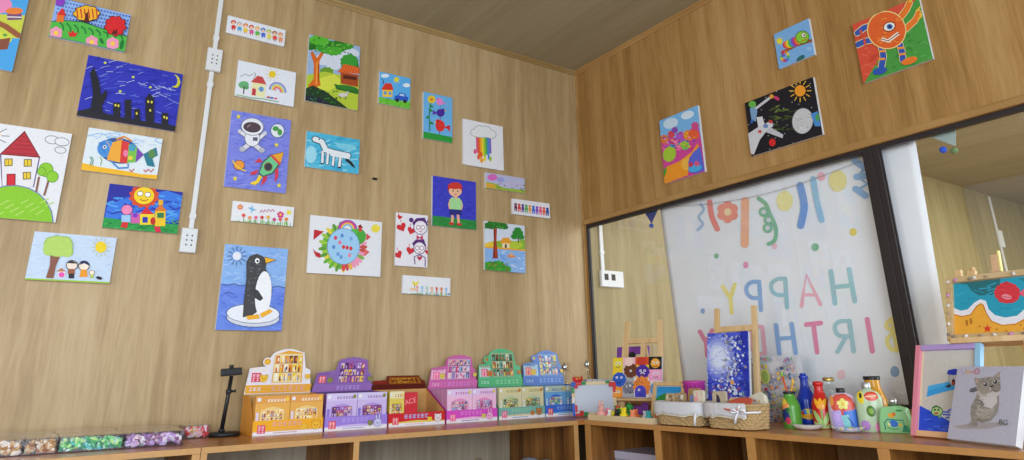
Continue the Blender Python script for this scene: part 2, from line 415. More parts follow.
a.build('printed_lettering', ban, (.072, -.3, .5), (0, 0, R_(-90)), CLOTHPRINT)

M_str = mat('grey_string', 'b9bec6', .8)
p = [(.052, y, 1.668 - .075 * math.sin(math.pi * min(1, max(0, (y + .72) / -1.36))) ** .9 - .0 if -2.08 < y < -.72 else 1.668) for y in [-.50 - .02 * i for i in range(93)]]
so = MB().tube(p, .0016, 6).build('bunting_string', M_str); tag(so, 'thin grey bunting string sagging across the banner top', 'string')
def flag(name, y0, y1, yb, zb, colr, balls, label):
    e = empty(name, (.05, (y0 + y1) / 2, 1.668)); yc = (y0 + y1) / 2
    m = MB(); m.add([(0, y0 - yc, 0), (0, y1 - yc, 0), (0, yb - yc, zb - 1.668), (.002, y0 - yc, 0), (.002, y1 - yc, 0), (.002, yb - yc, zb - 1.668)], [(0, 1, 2), (5, 4, 3), (0, 3, 4, 1), (1, 4, 5, 2), (2, 5, 3, 0)])
    m.build('flag_cloth', mat(name + '_felt' + colr, colr, .9), e)
    for by, bz, c in balls:
        MB().ball((0, by - yc, bz - 1.668), .014, sub=3).build('pompom', mat('pompom_' + c, c, .95, .2, 300, bump=.6), e)
    return tag(e, label, 'bunting')
flag('bunting_flag', -.528, -.650, -.582, 1.585, '2f3f8c', [(-.580, 1.572, '2450b4')], 'blue triangular bunting flag at the left end of the window top')
flag('bunting_flag', -2.205, -2.320, -2.305, 1.59, '9db3b0', [(-2.256, 1.588, '1f56d6'), (-2.297, 1.573, '6d8a5c')], 'pale grey bunting flag with blue and green pompoms right of the post')

# ------------------------------------------------------------------ cable trunking, sockets, hook
def trunk(x, z0, z1, label, clips=(), y=0, wd=.022):
    m = MB(); m.rbox(x - wd / 2, x + wd / 2, y - .013, y - .0005, z0, z1, .003)
    o = m.build('cable_trunking', M_white)
    for c in clips: MB().rbox(x - wd / 2 - .004, x + wd / 2 + .004, y - .016, y - .0007, c - .012, c + .012, .003).build('clip', M_white, o)
    return tag(o, label, 'cable trunking')
trunk(-2.437, 2.338, H - .03, 'white cable trunking from the upper socket up to the ceiling', (2.40,))
trunk(-2.437, 1.402, 2.210, 'white cable trunking between the two white wall sockets', (2.14, 1.46))
def socket(name, x, z, w_, h_, holes, label, landscape=False):
    e = empty(name, (x, 0, z))
    MB().rbox(-w_ / 2, w_ / 2, -.020, -.0005, -h_ / 2, h_ / 2, .004).build('back_box', M_white, e)
    MB().rbox(-w_ / 2 + .002, w_ / 2 - .002, -.025, -.0195, -h_ / 2 + .002, h_ / 2 - .002, .003).build('face_plate', M_white, e)
    for hx, hz, hw, hh in holes:
        MB().rbox(hx - hw / 2, hx + hw / 2, -.0262, -.0245, hz - hh / 2, hz + hh / 2, .0006).build('slot', M_dark, e)
    return tag(e, label, 'socket')
hl = [(sx * .011, k * .022, .006, .007) for k in (-1, 0, 1) for sx in (-1, 1)]
socket('power_socket', -2.434, 2.274, .072, .125, hl, 'white power socket high on the trunking, above its twin')
socket('power_socket', -2.441, 1.343, .070, .116, hl, 'white power socket at the lower end of the trunking')
socket('power_socket', .222, 1.322, .205, .112, [(-.058, .010, .036, .042), (.006, .010, .036, .042)], 'white double socket seen through the glass left of the banner')
trunk(.150, 1.379, H - .03, 'white cable trunking above the socket behind the glass', (1.50,), wd=.030)
trunk(6.965, 1.75, H - .03, 'white cable trunking far behind the right glass pane', (), wd=.05)
socket('wall_box', 7.0, 2.235, .14, .22, [], 'small white box far behind the right glass pane')
m = MB(); m.rbox(-.014, .014, -.006, -.0005, -.007, .007, .0015); m.rbox(-.010, .010, -.014, -.005, -.004, .003, .001)
tag(m.build('wall_hook', mat('black_plastic', '17171a', .5), None, (-1.528, 0, 1.779)), 'tiny black hook on the bare wall below the white dinosaur canvas', 'hook')

# ------------------------------------------------------------------ canvases on the walls
M_canvas = mat('white_canvas', 'dfe0e2', .85, .03, 200, bump=.05)
GC = "children's canvases hung on the wooden walls"
def canvas(label, w_, h_, art, loc, rot=(0, 0, 0), t=.018, group=GC, cat='painting'):
    m = MB(); m.rbox(-w_ / 2, w_ / 2, -t, -.0008, -h_ / 2, h_ / 2, .0015)
    o = m.build('canvas_painting', M_canvas, None, loc, rot)
    art.build('painted_picture', o, (-w_ / 2, -t, -h_ / 2))
    return tag(o, label, cat, group)
def Q(cw, ox, oy, sc, pts):           # sketch frame of one picture
    return [((x - ox) * sc, (y - oy) * sc) for x, y in pts]
def scrib(A, x0, y0, x1, y1, n, cols, seed, lw=1.2, k=.1):
    rd = random.Random(seed)
    for i in range(n):
        x = rd.uniform(x0, x1); y = rd.uniform(y0, y1); l = (x1 - x0) * k * rd.uniform(.5, 1.5); a_ = rd.uniform(-.5, .5)
        A.line([(x, y), (x + l * .5, y + l * a_ * .6), (x + l, y + l * a_)], lw, rd.choice(cols))
def grass(A, x0, x1, y, hgt, n, cols, seed, lw=1.5):
    rd = random.Random(seed)
    for i in range(n):
        x = rd.uniform(x0, x1); A.line([(x, y), (x + rd.uniform(-2, 2), y - hgt * rd.uniform(.5, 1))], lw, rd.choice(cols))
def LW(x, z, tilt=0): return (x, 0, z), (0, R_(-tilt), 0)
def RW(y, z): return (0, y, z), (0, 0, R_(-90))

# 1 cakes (runs out of the picture at the left)
A = Art(.3, .4, [(-180, -150), (133, -20), (40, 400), (-290, 300)]); A.bg('4aa4e4')
A.poly([(-200, 60), (20, 100), (110, 110), (75, 230), (-230, 200)], 'c8cf4a'); A.ell(10, 50, 50, 45, 'e88bb8'); A.ell(90, -10, 45, 30, '8cc8e8'); A.rect(38, 98, 92, 132, '7a4f78'); A.ell(66, 85, 32, 18, 'e8803c')
A.line([(38, 115), (92, 120)], 6, 'e8e0e0'); A.rline([(-20, 130), (30, 165), (75, 215)], 26, '9a5a3a'); A.ell(-5, 225, 55, 38, 'cfd84e', 10); A.poly([(-50, 240), (45, 225), (30, 285), (-30, 290)], '8a4f3a'); A.ell(25, 210, 8, 8, '5aa048'); A.ell(-150, 100, 50, 60, 'e8a0b8'); A.ell(-160, 260, 60, 30, 'e0563c')
canvas('bright blue cake and ice cream canvas cut off at the top left corner', .3, .4, A, *LW(-3.377, 2.210))
# 2 dotted hills
A = Art(.3, .2, [(285, -15), (670, 72), (640, 268), (247, 190)]); A.bg('8fb4f0')
for i in range(26):
    for j in range(10):
        A.ell(285 + i * 16 + (j % 2) * 8, -14 + i * 3.4 + j * 20, 4, 4, '3a3a9a', n=8)
A.ell(300, 10, 26, 26, '8a3fc0')
A.poly([(255, 120), (330, 112), (420, 118), (520, 150), (655, 190), (640, 275), (240, 200)], '52b848')
for i in range(9): x = 300 + i * 38; A.line([(x, 116 + i * 8), (x + 20, 140 + i * 6), (x + 24, 165 + i * 5)], 9, '22803a')
A.line([(255, 119), (330, 111), (420, 117), (520, 149), (655, 189)], 4, '1d3a22')
A.poly([(288, 75), (325, 80), (322, 122), (285, 118)], 'e8742c'); A.poly([(285, 82), (316, 45), (335, 86)], 'd83024')
A.blob(440, 72, 66, 42, '2a2018', 8, 2); A.blob(440, 72, 62, 38, 'f0b62a', 8, 2)
for i in range(6): A.line([(388 + i * 20, 48), (396 + i * 20, 98)], 7, 'c8442a')
A.poly([(425, 118), (436, 80), (420, 66), (438, 74), (448, 62), (448, 80), (455, 118)], '5a2418')
A.blob(590, 135, 54, 52, '5a1418', 9, 4); A.blob(590, 135, 50, 48, 'd8262c', 9, 4); A.poly([(570, 178), (584, 150), (588, 165), (600, 148), (600, 180)], '5a1a14')
for x, y, c in ((285, 178, 'ee9ab8'), (470, 222, 'ee9ab8'), (578, 228, 'f29abc')): A.flower(x, y, 32, c, 'f4cf3a', 6)
A.poly([(345, 165), (360, 178), (370, 162), (382, 178), (398, 172), (385, 196), (355, 196)], 'd82a2a')
A.ell(625, 232, 10, 26, '1d7a34', 10); A.ell(520, 215, 8, 18, '1d7a34', -30)
canvas('small canvas of dotted blue sky, striped hill and round red and yellow trees', .3, .2, A, *LW(-2.978, 2.309))
# 3 night town (plain night sky)
A = Art(.4, .3, [(88.5, 55.8), (183, 75), (174.2, 130.8), (76.9, 115.2)]); A.bg('2f33b4')
scrib(A, 80, 56, 180, 125, 90, ['2226a0', '3c48c8', '2a2c9c', '4a58d0'], 3, .9); scrib(A, 84, 60, 176, 112, 60, ['8a9ce4', 'b4c0ee', '6a7ce0'], 8, .55, .09)
for x, y in ((105, 64), (133, 78), (120, 92), (150, 88), (98, 92)): A.ell(x, y, 1.5, 1.2, 'c8d04a', n=8)
A.ell(174.5, 82, 5.2, 6.6, 'c9c63a', -15); A.ell(172, 81, 5, 6, '2f33b4', -15)
A.poly([(74, 112), (92, 108), (100, 112), (120, 117), (150, 122), (178, 126), (176, 134), (70, 118)], '24242c')
A.poly([(90, 112), (93, 95), (90, 74), (94, 68), (99, 82), (101, 96), (106, 90), (107, 96), (102, 106), (103, 114)], '20202a')
for x0, y0, x1, y1 in ((113, 103, 120, 118), (124.5, 100, 131, 120), (134, 109, 139.5, 121), (145, 98, 153.5, 124), (161, 113, 167.5, 126)): A.rect(x0, y0, x1, y1, '22222c')
A.poly([(145, 99), (149, 94), (154, 99)], '22222c')
for x, y in ((114.5, 104.5), (117.5, 105), (135.5, 112.5), (147, 101), (150.5, 101.5), (149, 109.5), (162.8, 116), (165.3, 117)): A.rect(x, y, x + 1.6, y + 2.2, 'e8d84a')
canvas('dark blue night canvas with black skyline, lit yellow windows and a crescent moon', .4, .3, A, *LW(-2.766, 2.009))
# 4 house on a hill
A = Art(.3, .4, [(-35, 160), (275, 210), (210, 546), (-105, 500)]); A.bg('e4e6ec')
A.ell(-8, 205, 20, 18, 'e8c83a'); [A.line([(10, 200), (34, 188)], 2.5, '4a4a50'), A.line([(14, 214), (44, 216)], 2.5, '4a4a50'), A.line([(8, 228), (32, 240)], 2.5, '4a4a50')]
for cx, cy, r in ((200, 232, 26), (236, 240, 26), (230, 272, 20)): A.oval(cx, cy, r, r * .55, 'e4e6ec', '6a6c74', 2.5, 8)
A.poly([(10, 280), (155, 296), (132, 410), (18, 410)], '5a4a80'); A.poly([(15, 284), (150, 298), (128, 410), (20, 408)], 'e6e4ea')
A.poly([(98, 196), (156, 300), (8, 284)], '7a1c24'); A.poly([(98, 203), (149, 295), (16, 281)], 'b8303c')
for i in range(5): A.line([(90 - i * 15, 218 + i * 15), (108 + i * 9, 222 + i * 16)], 2, '8a1c28')
for x, y in ((26, 300), (95, 304), (92, 352)): A.rect(x, y, x + 29, y + 28, '5a5030'); A.rect(x + 3, y + 3, x + 26, y + 25, 'e8c83a'); A.line([(x + 14, y + 2), (x + 14, y + 26)], 2, '5a5030')
A.rect(34, 357, 66, 408, '7a1c24'); A.rect(37, 360, 63, 406, 'd02a38')
for x, y, x2 in ((150, 375, 138), (186, 385, 170)): A.rline([(x, y), (x2, 440)], 8, '8a5a4a')
for x, y, r in ((176, 346, 25), (200, 373, 20), (160, 352, 14)): A.oval(x, y, r, r, '8cc832', '5a9a2a', 2.5)
A.oval(50, 545, 150, 143, '8ac62e', '6a7ab0', 4)
for i in range(14): A.line([(-60 + i * 18, 470 + (i % 4) * 14), (-30 + i * 18, 455 + (i % 4) * 14)], 4, 'b4d86a')
canvas('white canvas of a red roofed house on a round green hill, at the left edge', .3, .4, A, *LW(-3.118, 1.570, .3))
# 5 fish
A = Art(.3, .2, [(338, 180), (625, 225), (602, 383), (310, 347)]); A.bg('dde8f0')
scrib(A, 325, 190, 610, 250, 44, ['a8c8ec', '8ab8e4', 'c4d8f0'], 5, 3.5, .12)
A.poly([(310, 318), (380, 335), (480, 350), (540, 362), (606, 366), (606, 390), (300, 352)], 'f0b82a')
A.poly([(550, 285), (600, 258), (606, 290), (585, 300), (596, 335), (565, 330)], '2a7a90'); A.ell(583, 284, 14, 18, '5a8a50')
A.ell(455, 272, 78, 50, '3a5a94', 8); A.ell(408, 264, 36, 34, '4a90d8'); A.poly([(376, 240), (400, 236), (404, 290)], '3a80d0')
A.poly([(430, 240), (470, 226), (462, 318), (410, 308)], 'eea83a'); A.poly([(466, 232), (496, 240), (490, 322), (460, 318)], 'd83a3c'); A.poly([(494, 246), (526, 258), (522, 316), (488, 320)], '7ac24a'); A.poly([(526, 258), (552, 288), (520, 318)], '7a48b0')
A.ell(507, 260, 14, 14, '4aa0c0'); A.ell(482, 282, 10, 14, 'e87aa0'); A.ell(500, 300, 10, 8, 'e8d04a'); A.ell(400, 258, 7, 7, 'f4f4f4'); A.ell(400, 258, 4, 4, '202030')
A.line([(408, 234), (424, 262), (412, 300)], 3, 'e8a83a'); A.line([(425, 312), (455, 340), (492, 338), (492, 322)], 7, '4a8ad0'); A.line([(445, 228), (475, 216), (505, 234)], 7, 'e08a3a')
for x, c in ((345, '5a9a5a'), (352, '3a7a6a'), (385, '7aa85a')): A.line([(x, 330), (x + 5, 310), (x - 2, 295)], 3, c)
for x in (505, 560, 580): A.line([(x - 8, 345), (x, 355), (x + 10, 342)], 4, 'c83a4a')
canvas('small canvas of one rainbow patched fish swimming over yellow sand', .3, .2, A, *LW(-2.762, 1.713))
# 6 bright houses under a lion faced sun
A = Art(.3, .2, [(420, 12), (700, 46), (680, 208), (393, 180)]); A.bg('2a2f9e')
A.poly([(410, 100), (470, 70), (640, 40), (700, 60), (690, 150), (640, 170), (400, 160)], '3a78e0'); scrib(A, 405, 60, 690, 165, 60, ['2a50c4', '4a98ec', '2a3aac', '5aa8f0'], 4, 6, .1)
A.poly([(396, 142), (520, 158), (690, 172), (680, 212), (390, 184)], '2a9a48'); scrib(A, 396, 150, 680, 200, 40, ['1f7a38', '4ab85a'], 6, 4, .05)
A.blob(551, 62, 54, 42, 'd8502c', 12, 3); A.oval(551, 60, 39, 33, 'f4d22a', 'c83a24', 3); A.oval(536, 52, 10, 8, 'ffffff', '202040', 2); A.oval(565, 56, 10, 8, 'ffffff', '202040', 2); A.line([(535, 74), (551, 80), (566, 75)], 3, '902a1a')
A.rect(536, 128, 592, 172, 'f0d42a'); A.poly([(536, 130), (560, 104), (590, 132)], 'd82a38'); A.rect(546, 142, 566, 164, '2a3aac')
A.rect(594, 118, 634, 178, 'eec62a'); A.poly([(590, 120), (614, 92), (640, 120)], 'd8782a'); A.rect(606, 76, 624, 96, 'e8b02a'); A.rect(602, 126, 628, 146, '2a7a50'); A.ell(586, 158, 10, 15, 'c02a2a')
A.oval(486, 114, 20, 18, 'ee8ab8', 'a03a80', 2); A.rect(466, 134, 500, 162, '9ac8ee'); A.poly([(470, 160), (492, 162), (488, 184), (462, 180)], 'd83030'); A.rect(502, 128, 536, 166, 'd060a8'); A.ell(518, 136, 10, 8, '7a3ac0'); A.poly([(590, 178), (612, 180), (618, 202), (596, 200)], 'd82a4a')
canvas('small dark blue canvas of yellow houses beneath a sun with a face', .3, .2, A, *LW(-2.645, 1.468))
# 7 family under a tree
A = Art(.3, .2, [(130, 198), (448, 222), (420, 397), (96, 382)]); A.bg('c6d8f0')
scrib(A, 100, 205, 440, 380, 70, ['bcd0ee', 'd2e0f4'], 9, 4, .06); A.poly([(90, 376), (440, 392), (440, 402), (90, 390)], '9cc83a')
A.poly([(192, 290), (230, 292), (214, 330), (205, 378), (176, 376), (190, 330)], '8a5a48')
for x, y, rx, ry in ((222, 256, 54, 40), (195, 250, 30, 30), (250, 245, 26, 28), (185, 270, 22, 22), (256, 275, 24, 22)): A.ell(x, y, rx, ry, 'b4d46a')
A.line([(168, 250), (176, 225), (215, 214), (262, 222), (280, 250), (274, 290)], 2, '7a9a4a')
A.sun(386, 258, 22, 'f0d22a', 'c8c88a', 12)
A.poly([(216, 352), (235, 338), (254, 354)], 'c07a4a'); A.rect(222, 352, 250, 374, 'e8e4ea'); A.ell(236, 364, 12, 10, 'e85ab0')
A.oval(275, 328, 20, 17, 'f0e0d4', '3a3438', 3); A.rect(260, 342, 286, 362, '9a5a3a'); A.rect(263, 360, 284, 378, '2a2830'); A.poly([(256, 320), (272, 308), (298, 322)], '3a3438')
A.oval(321, 330, 19, 17, 'f4e4d4', '2a262c', 3); A.poly([(302, 328), (312, 312), (334, 314), (342, 330), (322, 320)], '2a2a58'); A.poly([(310, 344), (332, 344), (336, 372), (304, 372)], 'ee9a2a')
A.oval(352, 356, 9, 8, 'f4e4d4', '7a6a3a', 2); A.rect(346, 364, 358, 376, 'b8c83a'); A.ell(380, 376, 12, 6, '2a2a38', 15)
canvas('pale blue canvas of a family standing beside a light green tree, lowest at the left', .3, .2, A, *LW(-2.882, 1.227))
# 8 strip of children
A = Art(.3, .1, [(115, 63), (362, 126), (352, 196), (106, 134)]); A.bg('e2e6ee')
KC = [('d83a3a', 'c83030'), ('5aa8d8', 'b8b8c8'), ('e8c83a', 'e07a3a'), ('d85a9a', 'c84a3a'), ('5ab84a', 'e8b85a'), ('4a6ad8', '3a7ad0'), ('e8d85a', '9ac84a'), ('e0503a', '9a5a3a'), ('ee9a6a', 'e08a5a')]
for i, (c, hc) in enumerate(KC):
    x = 137 + i * 25; y = 104 + i * 6.6; A.ell(x, y - 12, 11, 9, hc, n=12); A.ell(x, y - 8, 7, 7, 'f0c8a8', n=10); A.poly([(x - 6, y), (x + 6, y), (x + 10, y + 16), (x - 10, y + 16)], c); A.line([(x - 12, y + 4), (x + 12, y + 6)], 3, c); A.line([(x - 4, y + 15), (x - 4, y + 23)], 3, hc); A.line([(x + 4, y + 15), (x + 4, y + 23)], 3, hc)
canvas('narrow white strip canvas of nine dancing children, highest on the wall', .3, .1, A, *LW(-2.246, 2.492))
# 9 house, sun and rainbow
A = Art(.3, .2, [(160, 250), (403, 302), (392, 448), (145, 402)]); A.bg('e2e6f0')
A.sun(302, 310, 15, 'e8c82a', 'd8b83a', 10, 2.0); A.line([(168, 320), (188, 310), (205, 318), (222, 308)], 3, '8a8c94'); A.line([(222, 330), (232, 315), (228, 302)], 3, '8a8c94')
A.poly([(218, 342), (274, 354), (272, 410), (212, 400)], 'e8e4b0'); A.poly([(212, 344), (240, 316), (262, 322), (278, 354)], 'c84a4a'); A.poly([(219, 370), (234, 373), (232, 402), (216, 399)], 'c0344a'); A.ell(256, 374, 11, 11, '6aa0d8'); A.line([(256, 363), (256, 385)], 2, '3a5a90')
A.ell(182, 356, 22, 16, '6ab07a'); A.ell(194, 368, 10, 8, '5aa06a'); A.line([(184, 362), (182, 394)], 5, '4a3a3a')
for r, c in ((34, '9a7ac8'), (29, '8ac8e0'), (24, 'e8d85a'), (19, 'ee9a5a'), (14, 'd86a9a'), (9, 'e2e6f0')): A.poly([(325 + r * 1.1 * math.cos(R_(180 + t)), 382 + r * 1.15 * math.sin(R_(180 + t)) + (t - 90) * .08) for t in range(0, 181, 15)], c)
A.line([(150, 398), (210, 410), (270, 416), (330, 428)], 4, '7aa86a'); A.ell(286, 408, 8, 4, 'b83a4a'); A.ell(300, 411, 8, 4, '4a6ac0'); A.ell(316, 413, 8, 4, 'd86a8a')
canvas('small white canvas of a house with sun and rainbow, left of the tree hut picture', .3, .2, A, *LW(-2.168, 2.204, .5))
# 10 tree and hut
A = Art(.3, .4, [(460, 147), (672, 197), (658, 458), (437, 420)]); A.bg('9ab4d8')
for x, y, r in ((520, 250, 40), (600, 240, 46), (560, 275, 30), (630, 225, 36)): A.ell(x, y, r, r * .6, 'd4dcea')
A.poly([(590, 280), (600, 245), (632, 222), (660, 250), (668, 290)], '2a7a2e'); A.blob(625, 255, 36, 26, '3a9a34', 9, 2); A.blob(530, 300, 28, 18, '6a9a2a', 8, 3)
A.poly([(445, 315), (520, 300), (600, 315), (668, 330), (660, 470), (430, 440)], 'b4c83a'); A.poly([(490, 330), (560, 310), (600, 340), (540, 380), (480, 370)], 'd4dc4a'); A.poly([(560, 350), (665, 372), (660, 392), (570, 372)], '2a6a24'); A.ell(615, 365, 44, 10, '2f7a2a', 8)
A.poly([(588, 300), (664, 312), (660, 362), (588, 348)], 'a84a20'); A.poly([(600, 312), (655, 320), (655, 334), (598, 328)], '5a2410'); A.poly([(574, 302), (606, 268), (668, 282), (668, 308)], 'd8581e')
for i in range(7): A.line([(600 + i * 10, 270 + i * 2), (584 + i * 12, 303 + i)], 2, 'f08a3a')
A.poly([(448, 362), (474, 330), (476, 268), (462, 224), (470, 216), (490, 245), (512, 212), (522, 220), (500, 256), (498, 330), (504, 356), (484, 366)], 'd8691e'); A.line([(485, 355), (490, 260)], 6, 'f09a3a'); A.line([(497, 340), (496, 270)], 4, '8a3a14')
for x, y, r, c in ((480, 185, 48, '2f8a24'), (540, 200, 52, '38992a'), (500, 170, 40, '57b832'), (580, 195, 44, '2a7e22'), (560, 215, 36, '4aaa2e'), (615, 195, 28, '3a9628'), (462, 200, 24, '276e1e')): A.blob(x, y, r, r * .5, c, 11, int(x))
scrib(A, 460, 160, 620, 225, 36, ['7ad048', '1f5e1a', '8ada50'], 12, 4, .04)
A.poly([(437, 372), (470, 358), (520, 380), (590, 430), (640, 470), (430, 440)], '1f3a20'); A.poly([(437, 400), (500, 410), (560, 445), (430, 440)], '221f3a'); scrib(A, 440, 370, 580, 430, 40, ['3a8a2a', '1a3a3a', '2a5a2a'], 13, 4, .05)
A.ell(596, 396, 20, 9, 'd4d0c8'); A.ell(615, 386, 7, 5, 'c8c4bc'); A.line([(584, 400), (584, 412)], 3, '5a5450'); A.line([(608, 402), (608, 416)], 3, '5a5450')
canvas('tall vivid canvas of a big orange trunked tree and a hut on green grass', .3, .4, A, *LW(-1.811, 2.358, .8))
# 11 small house and car
A = Art(.2, .2, [(68, 38), (180, 66), (177, 173), (66, 155)]); A.bg('5ab0ee')
A.sun(131, 70, 9, 'e8d83a', None, 8, 1.8); A.blob(88, 55, 15, 7, 'e4eef8', 6, 2); A.blob(166, 90, 12, 7, 'e4eef8', 6, 3); A.poly([(64, 132), (120, 142), (180, 148), (178, 178), (64, 160)], '6ac03a'); scrib(A, 68, 140, 176, 168, 20, ['4a9a2a', '8ad84a'], 3, 3, .06)
A.rect(79, 104, 116, 133, 'eec83a'); A.poly([(73, 107), (90, 82), (112, 84), (120, 108)], 'd8382a'); A.rect(84, 112, 94, 124, '6a9ad8'); A.rect(102, 114, 112, 126, '6a9ad8'); A.line([(82, 86), (82, 74), (78, 68)], 3, '4a3a3a')
A.poly([(122, 138), (126, 128), (135, 126), (142, 117), (160, 120), (165, 130), (172, 133), (170, 145), (122, 143)], '2a5ac8'); A.poly([(140, 127), (145, 120), (157, 123), (159, 130)], 'b4d4f0'); A.ell(133, 144, 6, 6, '20202a'); A.ell(160, 147, 6, 6, '20202a')
canvas('smallest square canvas of a yellow house and blue car, right of the tree hut', .2, .2, A, *LW(-1.434, 2.336, .8))
# 12 three birds
A = Art(.2, .3, [(224, 112), (328, 133), (325, 292), (222, 278)]); A.bg('6cb4ea')
A.poly([(222, 255), (328, 272), (326, 295), (220, 280)], '2a9a3a'); A.line([(246, 254), (244, 200), (250, 150)], 4, '2a7a34')
for x, y in ((252, 165), (238, 205), (250, 180), (252, 225)): A.ell(x, y, 8, 4, '2a8a3a', 30 if x > 245 else -30)
A.flower(253, 140, 14, 'eec82a', 'd8783a', 7)
A.ell(282, 148, 12, 13, 'e88ad0'); A.poly([(290, 152), (303, 150), (300, 160)], 'e870c0'); A.poly([(270, 140), (278, 132), (280, 145)], 'e07ac8'); A.line([(284, 160), (284, 170)], 2, '5a3a3a')
A.ell(285, 188, 15, 14, '4a2a9a'); A.poly([(275, 190), (258, 178), (256, 196)], '5a38b0'); A.ell(294, 178, 7, 6, '4a2a9a'); A.poly([(299, 176), (307, 180), (299, 182)], 'e8b03a'); A.line([(284, 202), (284, 212)], 2, '5a3a3a')
A.ell(283, 234, 17, 20, 'e0342e'); A.ell(276, 220, 10, 9, 'e0342e'); A.poly([(296, 238), (318, 230), (318, 254), (308, 244)], 'd82a2a'); A.poly([(268, 218), (260, 222), (268, 225)], 'e8b03a'); A.ell(275, 218, 2.5, 2.5, '20202a'); A.line([(280, 254), (280, 266)], 2, '5a3a3a')
canvas('narrow sky blue canvas with pink, purple and red birds beside a tall flower', .2, .3, A, *LW(-1.142, 2.224, 1.0))
# 13 rainbow cloud
A = Art(.3, .3, [(363, 208), (508, 236), (508, 390), (363, 370)]); A.bg('e6e8ee')
for i, c in enumerate(('e05a8a', 'e8602e', 'f0a02a', 'f0d83a', '9ac83a', '4aa85a', '4a8ad8', '7a6ac8')):
    x = 413 + i * 6.8; A.line([(x, 260), (x + .6, 315 + (i * 37 % 23)), (x + 1, 330 + (i * 53 % 37))], 7.4, c)
for x, y, c in ((418, 345, 'e8602e'), (430, 356, 'f0a02a'), (428, 335, 'e8602e'), (440, 350, 'f0d83a'), (461, 350, '9ac83a'), (405, 325, 'e05a8a')): A.ell(x, y, 5, 9, c)
for g, dr in (('a4aaa8', 2.2), ('e4e8ea', 0)):
    for x, y, rx, ry in ((405, 258, 14, 12), (422, 248, 17, 14), (444, 250, 20, 15), (466, 264, 16, 14), (436, 264, 38, 11)): A.ell(x, y, rx + dr, ry + dr, g)
canvas('white square canvas of a cloud dripping rainbow paint, furthest right of the top rows', .3, .3, A, *LW(-.812, 2.105, .8))
# 14 astronaut and rocket
A = Art(.3, .4, [(120, 42), (350, 78), (328, 357), (92, 330)]); A.bg('7d86e0')
scrib(A, 95, 50, 345, 350, 150, ['6c76d8', '8e98ea', '7480dc'], 21, 4, .1)
for x, y in ((145, 68), (291, 174), (133, 302), (301, 328)): A.star(x, y, 10, 5, 5, 'e8d83a')
A.line([(172, 140), (150, 125)], 16, '7a7a84'); A.line([(225, 150), (246, 130)], 16, '7a7a84'); A.line([(172, 140), (152, 126)], 12, 'dfe0ea'); A.line([(225, 150), (244, 132)], 12, 'dfe0ea'); A.ell(150, 124, 8, 8, 'cfd0da'); A.ell(246, 130, 8, 8, 'cfd0da')
A.line([(186, 172), (162, 192)], 20, '7a7a84'); A.line([(208, 175), (232, 195)], 20, '7a7a84'); A.line([(186, 172), (163, 191)], 16, 'd8dae4'); A.line([(208, 175), (231, 194)], 16, 'd8dae4'); A.ell(160, 192, 12, 10, 'b4b8c4'); A.ell(234, 195, 12, 10, 'b4b8c4')
A.oval(198, 150, 28, 30, 'e6e8f0', '6a6a74', 2); A.oval(198, 106, 42, 32, 'e4e6f0', '6a6a74', 2, 5); A.oval(197, 108, 32, 18, '54424c', '2a2a30', 2, 5); A.line([(178, 108), (190, 98)], 4, '9a8a94'); A.rect(200, 146, 218, 160, '5a5a74')
A.oval(295, 120, 25, 25, 'dfe8f0', '5a6a80', 2); A.blob(288, 112, 12, 9, '4a9a4a', 6, 2); A.blob(304, 126, 9, 12, '4a9a4a', 6, 3)
A.oval(148, 252, 19, 17, 'ee9a3a', '8a4a2a', 2); A.line([(122, 234), (134, 252), (160, 270), (174, 274)], 5, 'e8c84a')
A.poly([(212, 310), (190, 318), (196, 326), (206, 322), (204, 330), (222, 318), (236, 296), (224, 288)], 'f0d22a')
A.poly([(226, 225), (205, 242), (238, 240)], 'd83a4a'); A.poly([(286, 268), (284, 318), (297, 296), (298, 262)], 'd83a4a'); A.poly([(214, 285), (188, 290), (196, 278), (222, 268)], 'd83a4a'); A.poly([(240, 296), (232, 330), (250, 312), (256, 292)], 'd83a4a')
A.poly([(222, 282), (236, 240), (268, 212), (320, 200), (304, 250), (276, 284), (240, 296)], '4a5a50'); A.poly([(226, 280), (240, 243), (268, 218), (306, 236), (274, 280), (240, 292)], '6cc890'); A.poly([(270, 214), (319, 202), (306, 247)], 'e8a62e'); A.poly([(266, 216), (274, 212), (308, 244), (302, 252)], 'd8454a'); A.oval(259, 258, 14, 14, '3a3a44', '8a6a3a', 3)
canvas('tall violet blue canvas of a waving astronaut above a green rocket', .3, .4, A, *LW(-2.170, 1.824, .8))
# 15 white long necked animal
A = Art(.3, .2, [(410, 117), (612, 152), (607, 284), (402, 256)]); A.bg('48b4d8')
scrib(A, 405, 125, 608, 278, 80, ['3aa4cc', '62c4e2', '8ed4ea'], 30, 6, .12); A.ell(425, 210, 22, 34, '9ad8ec'); A.ell(560, 180, 40, 12, '7acce4', 10)
for P, wd in (([(440, 150), (466, 160), (482, 192), (510, 202), (566, 214)], 26), ([(470, 198), (470, 240)], 13), ([(490, 204), (488, 244)], 13), ([(512, 210), (510, 250)], 13), ([(538, 216), (534, 256)], 14)): A.rline(P, wd, '2a3a4a')
A.poly([(560, 218), (586, 244), (594, 262), (582, 256), (556, 232)], '22303c')
for P, wd in (([(440, 150), (466, 160), (482, 192), (510, 202), (566, 214)], 20), ([(470, 198), (469, 240)], 9), ([(490, 204), (487, 244)], 9), ([(512, 210), (509, 250)], 9), ([(538, 216), (533, 256)], 10)): A.rline(P, wd, 'e4eaf0')
A.poly([(500, 196), (575, 208), (572, 228), (498, 214)], 'e4eaf0'); A.ell(456, 150, 3, 3, '202830'); A.line([(462, 245), (474, 245)], 4, '202830'); A.line([(526, 258), (540, 260)], 4, '202830')
canvas('small turquoise canvas of a white long necked dinosaur', .3, .2, A, *LW(-1.783, 1.886, .8))
